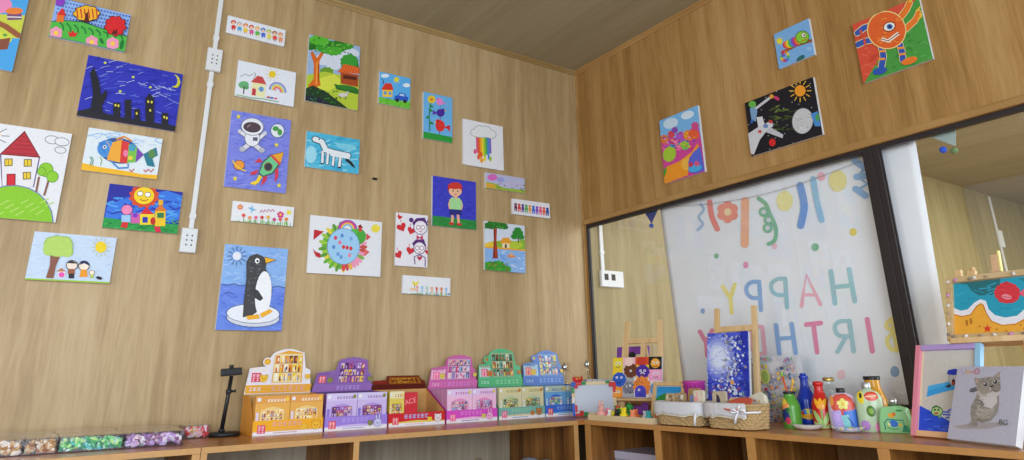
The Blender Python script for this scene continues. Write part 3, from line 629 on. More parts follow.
# 16 flower strip
A = Art(.3, .1, [(108, 3), (310, 22), (304, 87), (102, 70)]); A.bg('e6e8ee')
grass(A, 104, 302, 86, 20, 60, ['7ac04a', '9ad05a', '5aa04a'], 4, 2); A.flower(131, 24, 9, 'e07a6a'); A.line([(158, 26), (180, 34)], 4, '6aa8e0'); A.line([(170, 20), (168, 42)], 4, '6ac0e8'); A.sun(291, 40, 7, 'e8d83a', None, 9, 1.7); A.flower(263, 48, 11, 'd83a8a')
A.line([(196, 42), (200, 33), (206, 41), (212, 32), (218, 40), (224, 30), (230, 39), (236, 30), (243, 38)], 2.6, 'b83a6a')
for i, c in enumerate(('e0503a', 'ee9a5a', 'e86a8a', 'd83a3a', 'e8b03a', 'c84a8a', 'e0605a', 'ee8a3a')): x = 142 + i * 20; A.line([(x, 58), (x, 78)], 2, '5aa04a'); A.ell(x, 52 + (i * 7 % 9) + i, 6, 6, c, n=10)
canvas('narrow white strip canvas of a row of flowers under red handwriting', .3, .1, A, *LW(-2.117, 1.507, .6))
# 17 penguin
A = Art(.3, .4, [(80, 145), (290, 162), (268, 430), (53, 425)]); A.bg('8ab4ec')
scrib(A, 60, 150, 285, 280, 70, ['9cc0f0', '7ea8e8', 'a8c8f4'], 41, 4, .1); A.poly([(66, 276), (284, 290), (268, 434), (50, 428)], '6a8ae4'); scrib(A, 58, 288, 280, 425, 90, ['5a78dc', '7a98ec', '6484e4'], 42, 5, .12)
A.line([(66, 278), (90, 282), (110, 276), (130, 284), (150, 280)], 2.4, '4a5a90'); A.line([(78, 310), (95, 304), (112, 312)], 2, '4a5a90'); A.line([(232, 290), (255, 284), (284, 292)], 2.4, '4a5a90')
A.sun(118, 186, 14, 'e4e8f4', '3a4060', 12, 2.4)
A.oval(174, 388, 86, 28, 'cfd6e6', '5a6070', 2, 2); A.oval(174, 374, 86, 30, 'e8ecf6', '5a6070', 2, 2)
A.poly([(152, 384), (140, 386), (142, 340), (150, 260), (150, 205), (160, 186), (185, 178), (206, 188), (216, 205), (214, 228), (228, 250), (236, 300), (228, 350), (205, 378), (170, 384)], '454548')
scrib(A, 152, 200, 205, 340, 70, ['5c5c60', '38383b', '6e6e72'], 43, 2.5, .12)
A.ell(206, 310, 27, 74, 'f0f2f8', 4); A.poly([(185, 370), (230, 340), (222, 362), (200, 378), (170, 380)], 'f0f2f8')
A.poly([(172, 290), (190, 300), (206, 325), (196, 334), (176, 322)], '3e3e42')
A.poly([(208, 188), (248, 199), (214, 212)], '8a6a1a'); A.poly([(210, 191), (244, 199), (214, 209)], 'f0b42a'); A.oval(185, 202, 8, 9, 'f4f4f8', '1a1a1e', 2); A.ell(186, 203, 4, 4, '1a1a1e')
A.poly([(150, 382), (190, 376), (196, 390), (156, 394)], 'eeb02a'); A.poly([(195, 374), (228, 360), (238, 368), (202, 388)], 'eeb02a')
canvas('tall blue canvas of a black and white penguin standing on an ice floe', .3, .4, A, *LW(-2.130, 1.141))
# 18 flower ringed globe
A = Art(.4, .3, [(363, 50), (598, 73), (592, 253), (352, 238)]); A.bg('e4e6ec')
rd = random.Random(5)
for k in range(26):
    t = math.pi * (.45 + 1.2 * k / 25); x, y = 470 + (58 + 10 * (k % 2)) * math.cos(t), 155 + (60 + 10 * (k % 2)) * math.sin(t); A.ell(x, y, 14, 6, rd.choice(['6ab03a', '9ac83a', 'e8d03a', '5a9a3a']), math.degrees(t))
for k in range(16):
    t = R_(-60 + k * 10); A.ell(470 + 66 * math.cos(t), 155 + 66 * math.sin(t), 13, 6, rd.choice(['e04a4a', 'ee9ab8', 'c8504a', 'e8b04a', '7ab04a']), math.degrees(t))
A.poly([(374, 98), (406, 104), (372, 132)], 'c02a34'); A.poly([(370, 160), (398, 190), (380, 186)], 'c83a40'); A.poly([(374, 168), (396, 176), (392, 192)], 'b82a34')
for r, c in ((32, '9a4ab0'), (27, 'e04a8a'), (22, 'eec83a'), (17, '6ab0e0'), (12, 'e4e6ec')): A.ell(483, 96, r, r * .95, c)
A.ell(520, 120, 24, 26, '4aa83a'); A.ell(505, 105, 12, 10, '5ab84a'); A.oval(470, 153, 52, 58, '9ecdf0', '6a90c0', 2)
for x, y, c in ((444, 125, 'd83a5a'), (465, 118, '5a8ad0'), (495, 128, '7aa8e0'), (458, 140, 'e07a9a'), (470, 155, 'd83a3a'), (482, 157, 'd83a3a'), (494, 160, 'd83a3a'), (452, 178, '6a9ad8'), (490, 182, 'e88aa0'), (462, 188, '6a9ad8'), (438, 155, '5a8ad0')): A.ell(x, y, 5.5, 7, c, n=10)
A.poly([(545, 110), (560, 122), (545, 134)], 'd84a4a'); A.poly([(540, 160), (556, 172), (538, 186)], 'e06a6a'); A.rect(520, 88, 530, 104, 'd83a3a'); A.poly([(515, 90), (525, 80), (535, 92)], '8a2a2a')
A.blob(576, 94, 14, 13, 'eedc4a', 9, 2)
canvas('wide white canvas of a pale blue globe ringed by leaves and flowers', .4, .3, A, *LW(-1.678, 1.381, .6))
# 19 hearts
A = Art(.2, .3, [(50, 163), (150, 172), (145, 328), (44, 322)]); A.bg('e8e6ee')
def heart(x, y, r, c, a=0):
    P = [(x + r * (1.0 * math.sin(t) ** 3), y - r * (.81 * math.cos(t) - .31 * math.cos(2 * t) - .13 * math.cos(3 * t) - .06 * math.cos(4 * t))) for t in [2 * math.pi * k / 24 for k in range(24)]]
    ca, sa = math.cos(R_(a)), math.sin(R_(a)); A.poly([(x + (p - x) * ca - (q - y) * sa, y + (p - x) * sa + (q - y) * ca) for p, q in P], c)
for x, y, r, a_ in ((66, 208, 15, -25), (60, 178, 8, 20), (96, 218, 13, 20), (55, 290, 13, -30), (92, 278, 13, 15), (147, 282, 9, 0)): heart(x, y, r, 'd02a34', a_); A.line([(x - 4, y - r), (x - 2, y - r - 8)], 2, 'd02a34')
for cx, cy, r in ((125, 208, 20), (121, 270, 17)):
    A.poly([(cx - r - 6, cy - 14), (cx - 12, cy - r - 8), (cx + 14, cy - r - 10), (cx + r + 4, cy - 8), (cx + r, cy), (cx - r, cy - 2)], '5a2a78'); A.oval(cx, cy, r, r, 'ece8f0', '5a2a78', 2.2); A.oval(cx - 7, cy, 5, 5, 'f8f4f8', '7a2a68', 1.6); A.oval(cx + 7, cy, 5, 5, 'f8f4f8', '7a2a68', 1.6); A.line([(cx - 5, cy + 11), (cx, cy + 13), (cx + 5, cy + 11)], 2, 'c02a4a')
A.ell(96, 186, 7, 7, '5a2a78'); A.ell(152, 190, 6, 6, '5a2a78'); A.poly([(112, 230), (122, 238), (132, 230), (132, 246), (122, 240), (112, 246)], 'c83a6a'); A.line([(106, 318), (104, 296), (121, 290), (138, 298), (138, 325)], 3, '5a2a78'); heart(121, 300, 8, 'c83a5a')
canvas('narrow white canvas of red hearts and two purple outlined girls', .2, .3, A, *LW(-1.294, 1.451, .5))
# 20 boy
A = Art(.3, .3, [(162, 48), (295, 68), (293, 213), (160, 202)]); A.bg('3c40c4')
scrib(A, 164, 55, 292, 180, 60, ['3438b4', '484cd0'], 51, 3, .1); A.poly([(158, 172), (296, 186), (296, 216), (158, 205)], '2a8a3e'); scrib(A, 162, 178, 292, 210, 26, ['227634', '3a9e4e'], 52, 2.5, .07)
A.line([(222, 166), (220, 194)], 8, 'e8b090'); A.line([(238, 168), (240, 196)], 8, 'e8b090'); A.ell(218, 196, 8, 4, 'c83030'); A.ell(242, 198, 8, 4, 'c83030')
A.poly([(214, 150), (248, 152), (250, 170), (232, 168), (229, 172), (212, 168)], '2a2a80'); A.line([(216, 122), (211, 138), (214, 152)], 6, 'e8b090'); A.line([(246, 124), (251, 140), (247, 154)], 6, 'e8b090'); A.poly([(218, 116), (244, 118), (252, 134), (246, 154), (216, 152), (212, 132)], 'a4dc9a')
A.rect(226, 106, 238, 120, 'e8b090'); A.ell(231, 96, 20, 18, 'f0bc9a'); A.poly([(208, 96), (208, 80), (220, 70), (240, 70), (252, 82), (252, 98), (246, 90), (216, 88)], 'c8302a'); A.ell(230, 80, 21, 11, 'd03830'); A.ell(224, 96, 2, 2.6, '2a2020'); A.ell(238, 97, 2, 2.6, '2a2020'); A.line([(227, 106), (235, 107)], 2, 'b04a3a')
canvas('square deep blue canvas of a red haired boy in a green shirt', .3, .3, A, *LW(-1.019, 1.700, .6))
# 21 landscape strip
A = Art(.3, .1, [(322, 40), (446, 58), (445, 98), (322, 85)]); A.bg('b8bcdc')
A.blob(345, 55, 16, 9, 'd86ac0', 8, 2); A.blob(372, 62, 12, 7, '9aa0dc', 7, 3); scrib(A, 380, 58, 440, 80, 14, ['8a9cd8', 'c8ccec', 'd0a8d0'], 3, 2, .12); A.poly([(322, 68), (350, 72), (380, 84), (445, 90), (446, 102), (320, 90)], '9ab83a'); A.poly([(322, 72), (345, 74), (362, 86), (322, 84)], 'e0a83a'); scrib(A, 335, 74, 440, 94, 18, ['5a8a3a', 'c8803a', '6a5a3a'], 4, 2, .06)
canvas('narrow lilac landscape strip canvas below the rainbow cloud', .3, .1, A, *LW(-.648, 1.878, .8))
# 22 coloured figures strip
A = Art(.3, .1, [(405, 118), (522, 133), (522, 180), (405, 166)]); A.bg('e4e6ee')
for i, c in enumerate(('6a2a4a', 'd83a3a', '5a3a8a', '4aa84a', 'e8a03a', '3a6ad0', '8a4ac0', 'e85a8a', 'e8603a', '2a4a9a')):
    x = 415 + i * 11; y = 136 + i * 1.5; A.ell(x, y, 4.5, 4, c, n=10); A.poly([(x - 4, y + 4), (x + 4, y + 4), (x + 5, y + 14), (x - 5, y + 14)], c); A.rect(x - 4, y + 14, x - 1, y + 22, c); A.rect(x + 1, y + 14, x + 4, y + 22, c)
canvas('narrow white strip canvas of ten coloured standing figures, nearest the corner', .3, .1, A, *LW(-.448, 1.734, .6))
# 23 lake
A = Art(.3, .3, [(320, 188), (447, 202), (446, 347), (320, 336)]); A.bg('d4deee')
A.poly([(320, 264), (350, 250), (380, 248), (420, 250), (447, 244), (447, 284), (320, 274)], '8ab83a'); A.poly([(320, 258), (345, 250), (350, 272), (320, 270)], 'e8c83a'); A.ell(410, 262, 30, 12, 'b4cc3a'); A.poly([(320, 270), (447, 280), (447, 350), (320, 338)], '8ab4ea')
scrib(A, 330, 282, 444, 335, 30, ['6a98e0', 'b4d0f4', 'dce8f8'], 5, 2.5, .12); A.poly([(374, 256), (398, 258), (396, 272), (374, 270)], 'f0e0b4'); A.poly([(366, 256), (376, 240), (396, 240), (404, 258)], 'e8a02a'); A.rect(382, 260, 388, 271, '5a3a2a'); A.poly([(320, 266), (447, 276), (447, 281), (320, 271)], 'e8a83a')
A.ell(402, 296, 13, 4, 'e88a3a', 5); A.ell(402, 290, 5, 5, 'e8b08a')
A.poly([(347, 205), (358, 206), (356, 250), (360, 302), (344, 302), (348, 250)], '8a2a1e'); A.line([(354, 210), (354, 298)], 3, 'c04a2a')
for x, y, r in ((340, 202, 22), (366, 200, 24), (352, 196, 24), (382, 208, 12), (326, 206, 12)): A.blob(x, y, r, r * .5, '2a7a2e', 9, x)
for x, y, r in ((424, 226, 17), (414, 236, 12), (434, 238, 11), (424, 216, 12)): A.blob(x, y, r, r * .7, '2f8a34', 8, x)
A.line([(425, 240), (425, 256)], 3, '6a3a2a'); scrib(A, 325, 192, 385, 212, 18, ['5ab03a', '1f5e24'], 6, 3, .06)
for x, y, r in ((335, 325, 22), (360, 322, 20), (380, 335, 20), (350, 338, 26)): A.blob(x, y, r, r * .6, '3a9a2e', 9, x)
scrib(A, 322, 312, 392, 340, 30, ['6ac03a', '8a5a2a', '1f6a24'], 7, 3, .08)
canvas('square canvas of a red trunked tree before a lake and straw hut', .3, .3, A, *LW(-.657, 1.465))
# 24 low strip
A = Art(.3, .1, [(70, 355), (217, 363), (215, 416), (68, 408)]); A.bg('e6e8ee')
A.poly([(98, 370), (108, 378), (120, 368), (112, 386), (100, 384)], 'eed83a'); A.line([(105, 382), (104, 398)], 2, '6aa84a'); grass(A, 70, 214, 414, 8, 70, ['6ab0a0', '8ac04a', '6a9ad0', '9ac86a'], 8, 2)
for i, c in enumerate(('e8a0b0', '9ac8e0', 'b8d0c0', 'e0b08a', 'd86a5a', 'e0885a', 'a0c0e0')): x = 112 + i * 15; A.ell(x, 390 + i, 4, 5, c, n=8); A.rect(x - 2, 394 + i, x + 2, 404 + i, c)
A.rect(90, 392, 112, 400, 'e8c8a8')
canvas('narrow pale strip canvas of tiny flowers with one yellow bloom, lowest of the strips', .3, .1, A, *LW(-1.193, 1.201))

# right wall
A = Art(.3, .4, [(43, 280), (134, 242), (150, 393), (57, 423)]); A.bg('7ab8ec')
A.ell(70, 285, 18, 12, 'c8e0f4', -20); A.ell(110, 265, 16, 9, 'd4e6f6', -20); A.poly([(42, 330), (60, 312), (85, 320), (134, 285), (146, 340), (152, 395), (55, 425)], 'd0489a')
for x, y, r, c in ((55, 322, 10, 'e07a3a'), (72, 310, 8, 'd84a5a'), (80, 300, 7, '8a4ab0'), (95, 318, 14, 'b05ac8'), (112, 312, 12, 'e88a3a'), (125, 310, 12, 'e8603a'), (128, 290, 9, 'd0508a'), (88, 335, 12, 'ee6aa0'), (104, 335, 10, '8ac84a'), (62, 345, 12, 'e05aa0'), (75, 340, 8, '4a9ad0')): A.blob(x, y, r, r, c, 7, x)
scrib(A, 50, 305, 130, 345, 40, ['eec83a', 'd83a4a', '6a4ac0', 'f0a0c0', '4ab0a0'], 6, 3, .06)
A.ell(68, 356, 15, 18, 'a8cc3a', 25); A.poly([(48, 400), (60, 385), (90, 372), (120, 350), (134, 330), (138, 336), (112, 366), (112, 402), (56, 424)], 'f09a2a'); A.poly([(96, 372), (114, 358), (112, 392), (98, 388)], 'f0b84a'); A.poly([(112, 372), (122, 352), (140, 336), (150, 390), (130, 398), (114, 396)], '5a6ad8'); A.ell(128, 386, 16, 8, '4ab0e8', -15); A.ell(118, 378, 5, 6, 'c83a5a'); A.ell(132, 376, 6, 6, 'e05a8a'); A.poly([(48, 398), (62, 384), (60, 400), (54, 412)], '4a9a3a')
canvas('tall canvas of a purple and orange candy village, leftmost on the right wall', .3, .4, A, *RW(-.930, 1.981))
A = Art(.2, .2, [(305, 80), (390, 40), (405, 125), (317, 160)]); A.bg('7cb0e4')
A.sun(319, 95, 7, 'e8dc3a', None, 9, 1.7); A.rline([(325, 122), (360, 104), (398, 92)], 7, '9a5a3a'); A.ell(370, 135, 12, 6, '2a6a70', -35)
cc = ['d83a5a', 'ee8a3a', 'e8d83a', '5ab84a', '4a8ad8', '8a4ac0']
for i in range(10): A.ell(334 + i * 4.2, 104 - i * 1.6, 7.5, 11 - abs(i - 5) * .5, cc[i % 6], -20)
A.oval(375, 85, 16, 14, '8acc3a', '2a4a20', 1.5, -15); A.oval(378, 80, 5, 5, 'f8f4e0', '3a3a20', 1.2); A.ell(379, 80, 2.2, 2.2, '202020'); A.line([(372, 95), (388, 88)], 2, 'd83a3a')
for k in range(12): t = R_(k * 32 - 100); A.ell(330 + (13 - k * .8) * math.cos(t), 132 + (13 - k * .8) * math.sin(t), 3.6, 3.6, cc[k % 6], n=8)
A.ell(392, 112, 7, 5, '9ac0ec')
canvas('small square light blue canvas of a rainbow chameleon on a branch', .2, .2, A, *RW(-1.718, 2.296))
A = Art(.4, .3, [(238, 237), (400, 177), (423, 308), (255, 360)]); A.bg('1c1a22')
rd = random.Random(3)
for i in range(60): A.ell(rd.uniform(245, 415), rd.uniform(185, 350), 1.1, 1.1, 'c8c8d0', n=6)
scrib(A, 295, 245, 355, 300, 34, ['4a5a2a', '6a7a3a', '3a4a2a'], 4, 3, .2); A.sun(371, 209, 13, 'ee9a2a', 'eec03a', 12, 2.0)
A.oval(377, 278, 24, 29, 'c8c8cc', '5a5a60', 1.5, 10); scrib(A, 360, 258, 392, 300, 20, ['b0b0b6', 'dcdce0'], 5, 2, .2); A.poly([(396, 262), (412, 256), (420, 290), (406, 290)], '4a8ad0'); A.ell(412, 270, 5, 8, '4aa05a')
A.poly([(252, 250), (264, 240), (270, 256), (266, 280), (256, 276)], '7aa0c8'); A.ell(258, 240, 9, 8, '6ab04a'); A.line([(266, 250), (300, 225)], 6, 'c8c8d0'); A.ell(304, 222, 5, 5, 'e0a03a'); A.ell(316, 226, 8, 4, 'c83a6a', 30); A.line([(258, 275), (256, 284)], 5, '3a6ac0')
A.poly([(248, 308), (276, 290), (304, 278), (308, 290), (290, 304), (276, 322), (262, 356), (250, 354)], 'cfcfd6'); A.poly([(300, 292), (332, 310), (330, 318), (290, 304)], 'c0c0ca'); A.poly([(268, 270), (282, 268), (288, 288), (272, 292)], 'd8d8de'); A.ell(290, 290, 6, 5, '6a8ac0'); A.rect(272, 300, 280, 306, 'c83a3a'); A.ell(306, 328, 8, 9, 'd02a2a'); A.ell(302, 280, 5, 4, 'c03a3a')
canvas('black space canvas with white shuttle, grey moon and orange sun', .4, .3, A, *RW(-1.590, 1.936))
A = Art(.3, .3, [(488, 60), (640, -8), (678, 132), (513, 190)]); A.bg('4a9a42')
A.poly([(480, 50), (640, -12), (560, 115), (508, 200)], 'd8513a'); scrib(A, 500, 60, 560, 170, 30, ['c8452e', 'e06248'], 6, 4, .15); scrib(A, 580, 70, 668, 170, 36, ['3a8a38', '5aaa50'], 7, 4, .12)
for P in ([(534, 92), (516, 96), (500, 104)], [(534, 60), (515, 66), (500, 78)]): A.rline(P, 15, 'e8d8a0'); A.rline(P, 12, '3a5ab0')
for P in ([(555, 105), (560, 130), (555, 155)], [(598, 100), (604, 118), (606, 136)]): A.rline(P, 17, 'e8d8a0'); A.rline(P, 14, '2f55b0')
for P in ([(612, 66), (634, 46), (642, 30)], [(600, 40), (614, 22), (620, 8)]): A.rline(P, 16, 'e8d8a0'); A.rline(P, 13, 'e87a2a')
for x, y, a_ in ((557, 118, 0), (556, 136, 5), (601, 110, -5), (605, 124, 0)): A.line([(x - 8, y), (x + 8, y - 2)], 5, 'ee9a3a')
for x, y, a_ in ((516, 96, 20), (508, 78, 20)): A.line([(x, y - 7), (x + 2, y + 7)], 5, 'd8513a')
A.ell(552, 162, 17, 8, '2f55b0', -15); A.ell(622, 138, 20, 8, 'e87a2a', -18)
for x, y in ((640, 22), (648, 30), (645, 40), (624, 2), (618, 0)): A.line([(x - 4, y + 4), (x + 8, y - 8)], 4, 'eec03a')
A.ell(568, 70, 46, 43, 'eed48a'); A.ell(568, 70, 43.5, 40.5, 'e2642c'); scrib(A, 540, 45, 590, 100, 24, ['ee8838', 'd05e1e'], 8, 3, .2); A.oval(574, 62, 13, 9, 'f0ece0', '7a2a14', 2, -20); A.ell(575, 62, 7, 6, '3a6ac0'); A.ell(575, 62, 3, 3, '181820'); A.line([(556, 90), (572, 94), (596, 76)], 8, 'f0e8d8'); A.line([(556, 90), (572, 94), (596, 76)], 2, '7a2a14')
canvas('red and green canvas of a round orange one eyed monster, nearest the top right', .3, .3, A, *RW(-2.172, 2.114))

# ------------------------------------------------------------------ low shelf units
CW = ['935822', 'a86a30', 'b67a3e', 'c48c50']
M_top = wood('counter_oak', CW, (.07, 1, 1), rough=.28, spec=.5)
M_topr = wood('counter_oak_right', CW, (1, .07, 1), rough=.28, spec=.5)
M_pan = wood('shelf_panel_oak', ['4e2e14', '764a20', '94622e', 'b07c46'], (1, 1, .06), rough=.45)
M_edge = mat('oak_edge_band', 'c2935c', .4, .06, 40)
M_edger = mat('oak_edge_band_right', 'b9854c', .4, .06, 40)
M_back = wood('shelf_back_panel', ['8a7d68', '9c8e78', 'a89b86', 'b4a893'], (1, 1, .05), rough=.6)
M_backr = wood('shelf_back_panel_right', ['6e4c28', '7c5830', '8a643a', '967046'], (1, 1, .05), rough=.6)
def unit_left(label, x0, x1, divs, top_x1):
    e = empty('shelf_unit', ((x0 + x1) / 2, -.3, 0)); cx = (x0 + x1) / 2
    m = MB(); m.rbox(x0 - cx, top_x1 - cx, -.2995, .2985, .470, .492, .002); o = m.build('top', M_top, e)
    MB().rbox(x0 - cx + .001, min(x1, top_x1) - cx, -.3015, -.2985, .4705, .4915, .0006).build('edge_band', M_edge, o)
    for a, b in [(x0, x0 + .022)] + divs + [(x1 - .027, x1)]:
        p = MB().rbox(a - cx, b - cx, -.297, .28, .02, .470, .0015).build('side_panel', M_pan, e)
        MB().rbox(a - cx, b - cx, -.2995, -.2965, .02, .470, .0006).build('edge_band', M_edge, p)
    MB().box(x0 - cx + .01, x1 - cx - .01, .281, .292, .02, .470).build('back_panel', M_back, e)
    MB().rbox(x0 - cx + .01, x1 - cx - .01, -.29, .281, .0, .04, .002).build('bottom', M_pan, e)
    return tag(e, label, 'shelf unit', 'low oak shelf units')
unit_left('low oak shelf unit under the puzzle boxes at the far left', -4.6, -2.3985, [(-3.5, -3.478)], -2.3985)
unit_left('low oak shelf unit with open cubbies under the row of toy displays', -2.3965, -.621, [(-1.814, -1.790)], -.002)
e = empty('shelf_unit', (-.29, -2.1, 0))
o = MB().rbox(-.2885, .286, -1.9, 1.499, .470, .492, .002).build('top', M_topr, e)
MB().rbox(-.2905, -.2878, -1.9, 1.499, .4705, .4915, .0006).build('edge_band', M_edger, o)
for y in (-.601, -1.081, -1.578, -2.101, -2.60, -3.10, -3.60):
    wd = .040
    p = MB().rbox(-.286, .27, y + 2.1 - wd, y + 2.1, .02, .470, .0015).build('side_panel', M_pan, e)
    MB().rbox(-.2885, -.2855, y + 2.1 - wd, y + 2.1, .02, .470, .0006).build('edge_band', M_edger, p)
MB().box(.271, .284, -1.9, 1.495, .02, .470).build('back_panel', M_backr, e)
MB().rbox(-.286, .271, -1.9, 1.495, 0, .04, .002).build('bottom', M_pan, e)
tag(e, 'low oak shelf unit along the window wall carrying bottles, baskets and easels', 'shelf unit', 'low oak shelf units')

# things inside the cubbies
M_lav = mat('lavender_cardboard', 'b9b4c8', .7, .04, 20)
m = MB(); m.rbox(-.12, .12, -.19, .19, 0, .26, .004); o = m.build('cardboard_box', M_lav, None, (-.30, -.83, .04))
MB().rbox(-.122, .122, -.192, .192, .262, .30, .004).build('lid', M_lav, o); tag(o, 'pale lavender lidded cardboard box in the first cubby of the window side shelf', 'box')
m = MB(); m.rbox(-.1, .1, -.09, .09, 0, .30, .004); o = m.build('paper_stack', mat('white_paper', 'e4e4e6', .8), None, (-.42, -2.27, .04)); MB().rbox(-.101, .101, -.091, .091, .301, .325, .002).build('cover_sheet', mat('white_card', 'f0f0f0', .6), o)
tag(o, 'white stacked paper showing in the cubby below the pink framed picture', 'paper')
M_gb = mat('grey_fabric', '8d8c98', .95, .1, 120, bump=.3)
for i, (x, z, l) in enumerate(((-.798, .285, 'full grey cloth bag in the cubby, left of its slimmer neighbour'), (-.693, .268, 'slim grey cloth bag at the right side of the cubby'))):
    q = 1 - .22 * i; hh = z + .03 - .04
    m = MB().lathe([(.05 * q, 0), (.058 * q, .01), (.056 * q, hh * .5), (.057 * q, hh * .8), (.048 * q, hh * .93), (.028 * q, hh), (.001, hh + .004)], 24, ysc=1.35)
    o = m.build('cloth_bag', M_gb, None, (x, -.42, .0405))
    tag(o, l, 'bag', 'grey cloth bags in the cubby')
p = [(.03 * math.cos(2 * math.pi * k / 28), 0, .03 * math.sin(2 * math.pi * k / 28)) for k in range(29)]
m = MB().tube(p, .0022, 8); m.tube([(0, 0, -.03), (0, 0, -.26)], .003, 8); m.lathe([(.03, -.262), (.03, -.256)], 16)
o = m.build('wire_hoop', mat('brass_wire', 'b79a5a', .35, .1, 30, metal=1), None, (-1.08, -.38, .302)); tag(o, 'small brass wire hoop standing in the cubby below the pink display', 'hoop')

# ------------------------------------------------------------------ clear boxes of building pieces
M_clear = glass('clear_plastic_box', (.97, .97, .98), .9, .06)
M_lid = glass('clear_plastic_lid', (.95, .94, .95), .95, .18)
M_rim = mat('dark_base_tray', '4a3038', .5, .1)
def piece_box(label, x0, x1, y, z, dpt, h_, cols, seed, n=150, rz=0, group='clear boxes of building pieces'):
    e = empty('puzzle_box', ((x0 + x1) / 2, y + dpt / 2, z), (0, 0, rz)); w2 = (x1 - x0) / 2; d2 = dpt / 2
    m = MB(); t = .0012
    m.box(-w2, w2, -d2, -d2 + t, .004, h_); m.box(-w2, w2, d2 - t, d2, .004, h_); m.box(-w2, -w2 + t, -d2 + t, d2 - t, .004, h_); m.box(w2 - t, w2, -d2 + t, d2 - t, .004, h_); m.build('shell', M_clear, e)
    MB().rbox(-w2, w2, -d2, d2, h_ + .0002, h_ + .0035, .001).build('lid', M_lid, e)
    MB().rbox(-w2, w2, -d2, d2, 0, .004, .001).build('base', M_rim, e)
    rd = random.Random(seed); m = MB(); mats = [mat('piece_' + c, c, .35, .12, 60) for c in cols]
    for k in range(n):
        yy = -d2 + .010 + (0 if k < n * .7 else rd.uniform(0, dpt - .02)); s = rd.uniform(.007, .016)
        M = Matrix.Translation((rd.uniform(-w2 + .009, w2 - .009), yy, rd.uniform(.009, h_ - .008))) @ Matrix.Rotation(rd.uniform(0, 6), 4, Vector((rd.uniform(-1, 1), rd.uniform(-1, 1), rd.uniform(.1, 1))).normalized())
        b = bmesh.new()
        if rd.random() < .5: bmesh.ops.create_cube(b, size=1); bmesh.ops.scale(b, vec=(s * 1.3, s * .6, s), verts=b.verts)
        else: bmesh.ops.create_icosphere(b, subdivisions=1, radius=s * .6)
        m.bm(b, rd.randrange(len(mats)), False, M)
    o = m.build('pieces', mats, e); o['kind'] = 'stuff'
    return tag(e, label, 'puzzle box', group)
BR = ['c08a48', 'd8ae70', '9a6238', 'e8d8bc', 'cc9e6a', 'f0e6dc', 'a87048']
GRN = ['4fb46a', '228066', '5accd6', '9ade9a', 'ccf09a', '3aa07c', 'd8f4e6', '6ad67a']
PU = ['a878b8', 'c8a0dc', 'd8c4f0', 'e8dce8', '9a6a90', 'dcb8c8', 'f0f0fa', 'bc90cc']
RE = ['d02038', 'e03848', 'e8e0e8', 'f0c8d4', 'e8b04a']
piece_box('clear box of brown pieces cut by the left edge of the picture', -3.05, -2.9335, -.45, ZT, .2, .050, BR, 1, 110)
piece_box('clear box of brown pieces standing left of the green box', -2.931, -2.835, -.45, ZT, .2, .050, BR[::-1], 2, 110)
piece_box('clear box of green and teal pieces between brown and purple boxes', -2.832, -2.6345, -.45, ZT, .2, .050, GRN, 3, 190)
piece_box('clear box of purple and lilac pieces at the shelf seam', -2.632, -2.434, -.45, ZT, .2, .050, PU, 4, 190)
piece_box('small clear box of red and white pieces beside the black stand base', -2.392, -2.292, -.19, ZT, .12, .050, RE, 5, 120, R_(1.5))
piece_box('clear box at the wall behind the brown boxes', -3.04, -2.845, -.242, ZT, .19, .050, PU, 6, 40)
piece_box('clear box at the wall behind the green box', -2.838, -2.64, -.242, ZT, .19, .050, PU, 7, 40)
piece_box('clear box at the wall behind the purple box', -2.632, -2.434, -.242, ZT, .19, .050, PU, 8, 40)

# ------------------------------------------------------------------ black phone stand
M_blk = mat('matte_black_metal', '18191d', .45, .1, 40)
e = empty('phone_stand', (-2.228, -.175, ZT))
o = MB().lathe([(.060, 0), (.066, .003), (.066, .013), (.061, .018), (.02, .0185)], 40, ysc=.8).build('base', M_blk, e)
MB().lathe([(.013, .0185), (.013, .026), (.009, .032)], 20, c=(-.012, 0)).build('pole_foot', M_blk, e)
MB().tube([(-.012, 0, .026), (-.002, 0, .15), (.005, 0, .245)], [.0085, .0085, .008], 14).build('pole', M_blk, e)
MB().lathe([(.0105, .172), (.0125, .176), (.0125, .186), (.0105, .19)], 18, c=(.0005, 0)).tube([(.005, 0, .181), (.025, 0, .182), (.029, 0, .182)], [.005, .005, .008], 12).build('height_knob', M_blk, e)
M = Matrix.Rotation(R_(-4), 4, 'Y')
m = MB(); m.rbox(-.043, .043, -.012, .010, -.016, .016, .004, M=M); m.rbox(-.045, .045, -.019, -.011, -.014, -.009, .002, M=M); c = m.build('clamp_bar', M_blk, e, (.002, 0, .262))
MB().rbox(-.009, .009, -.010, .006, .016, .030, .004, M=M).build('clamp_grip', M_blk, c)
tag(e, 'black phone stand with oval base on the shelf left of the orange display', 'phone stand')

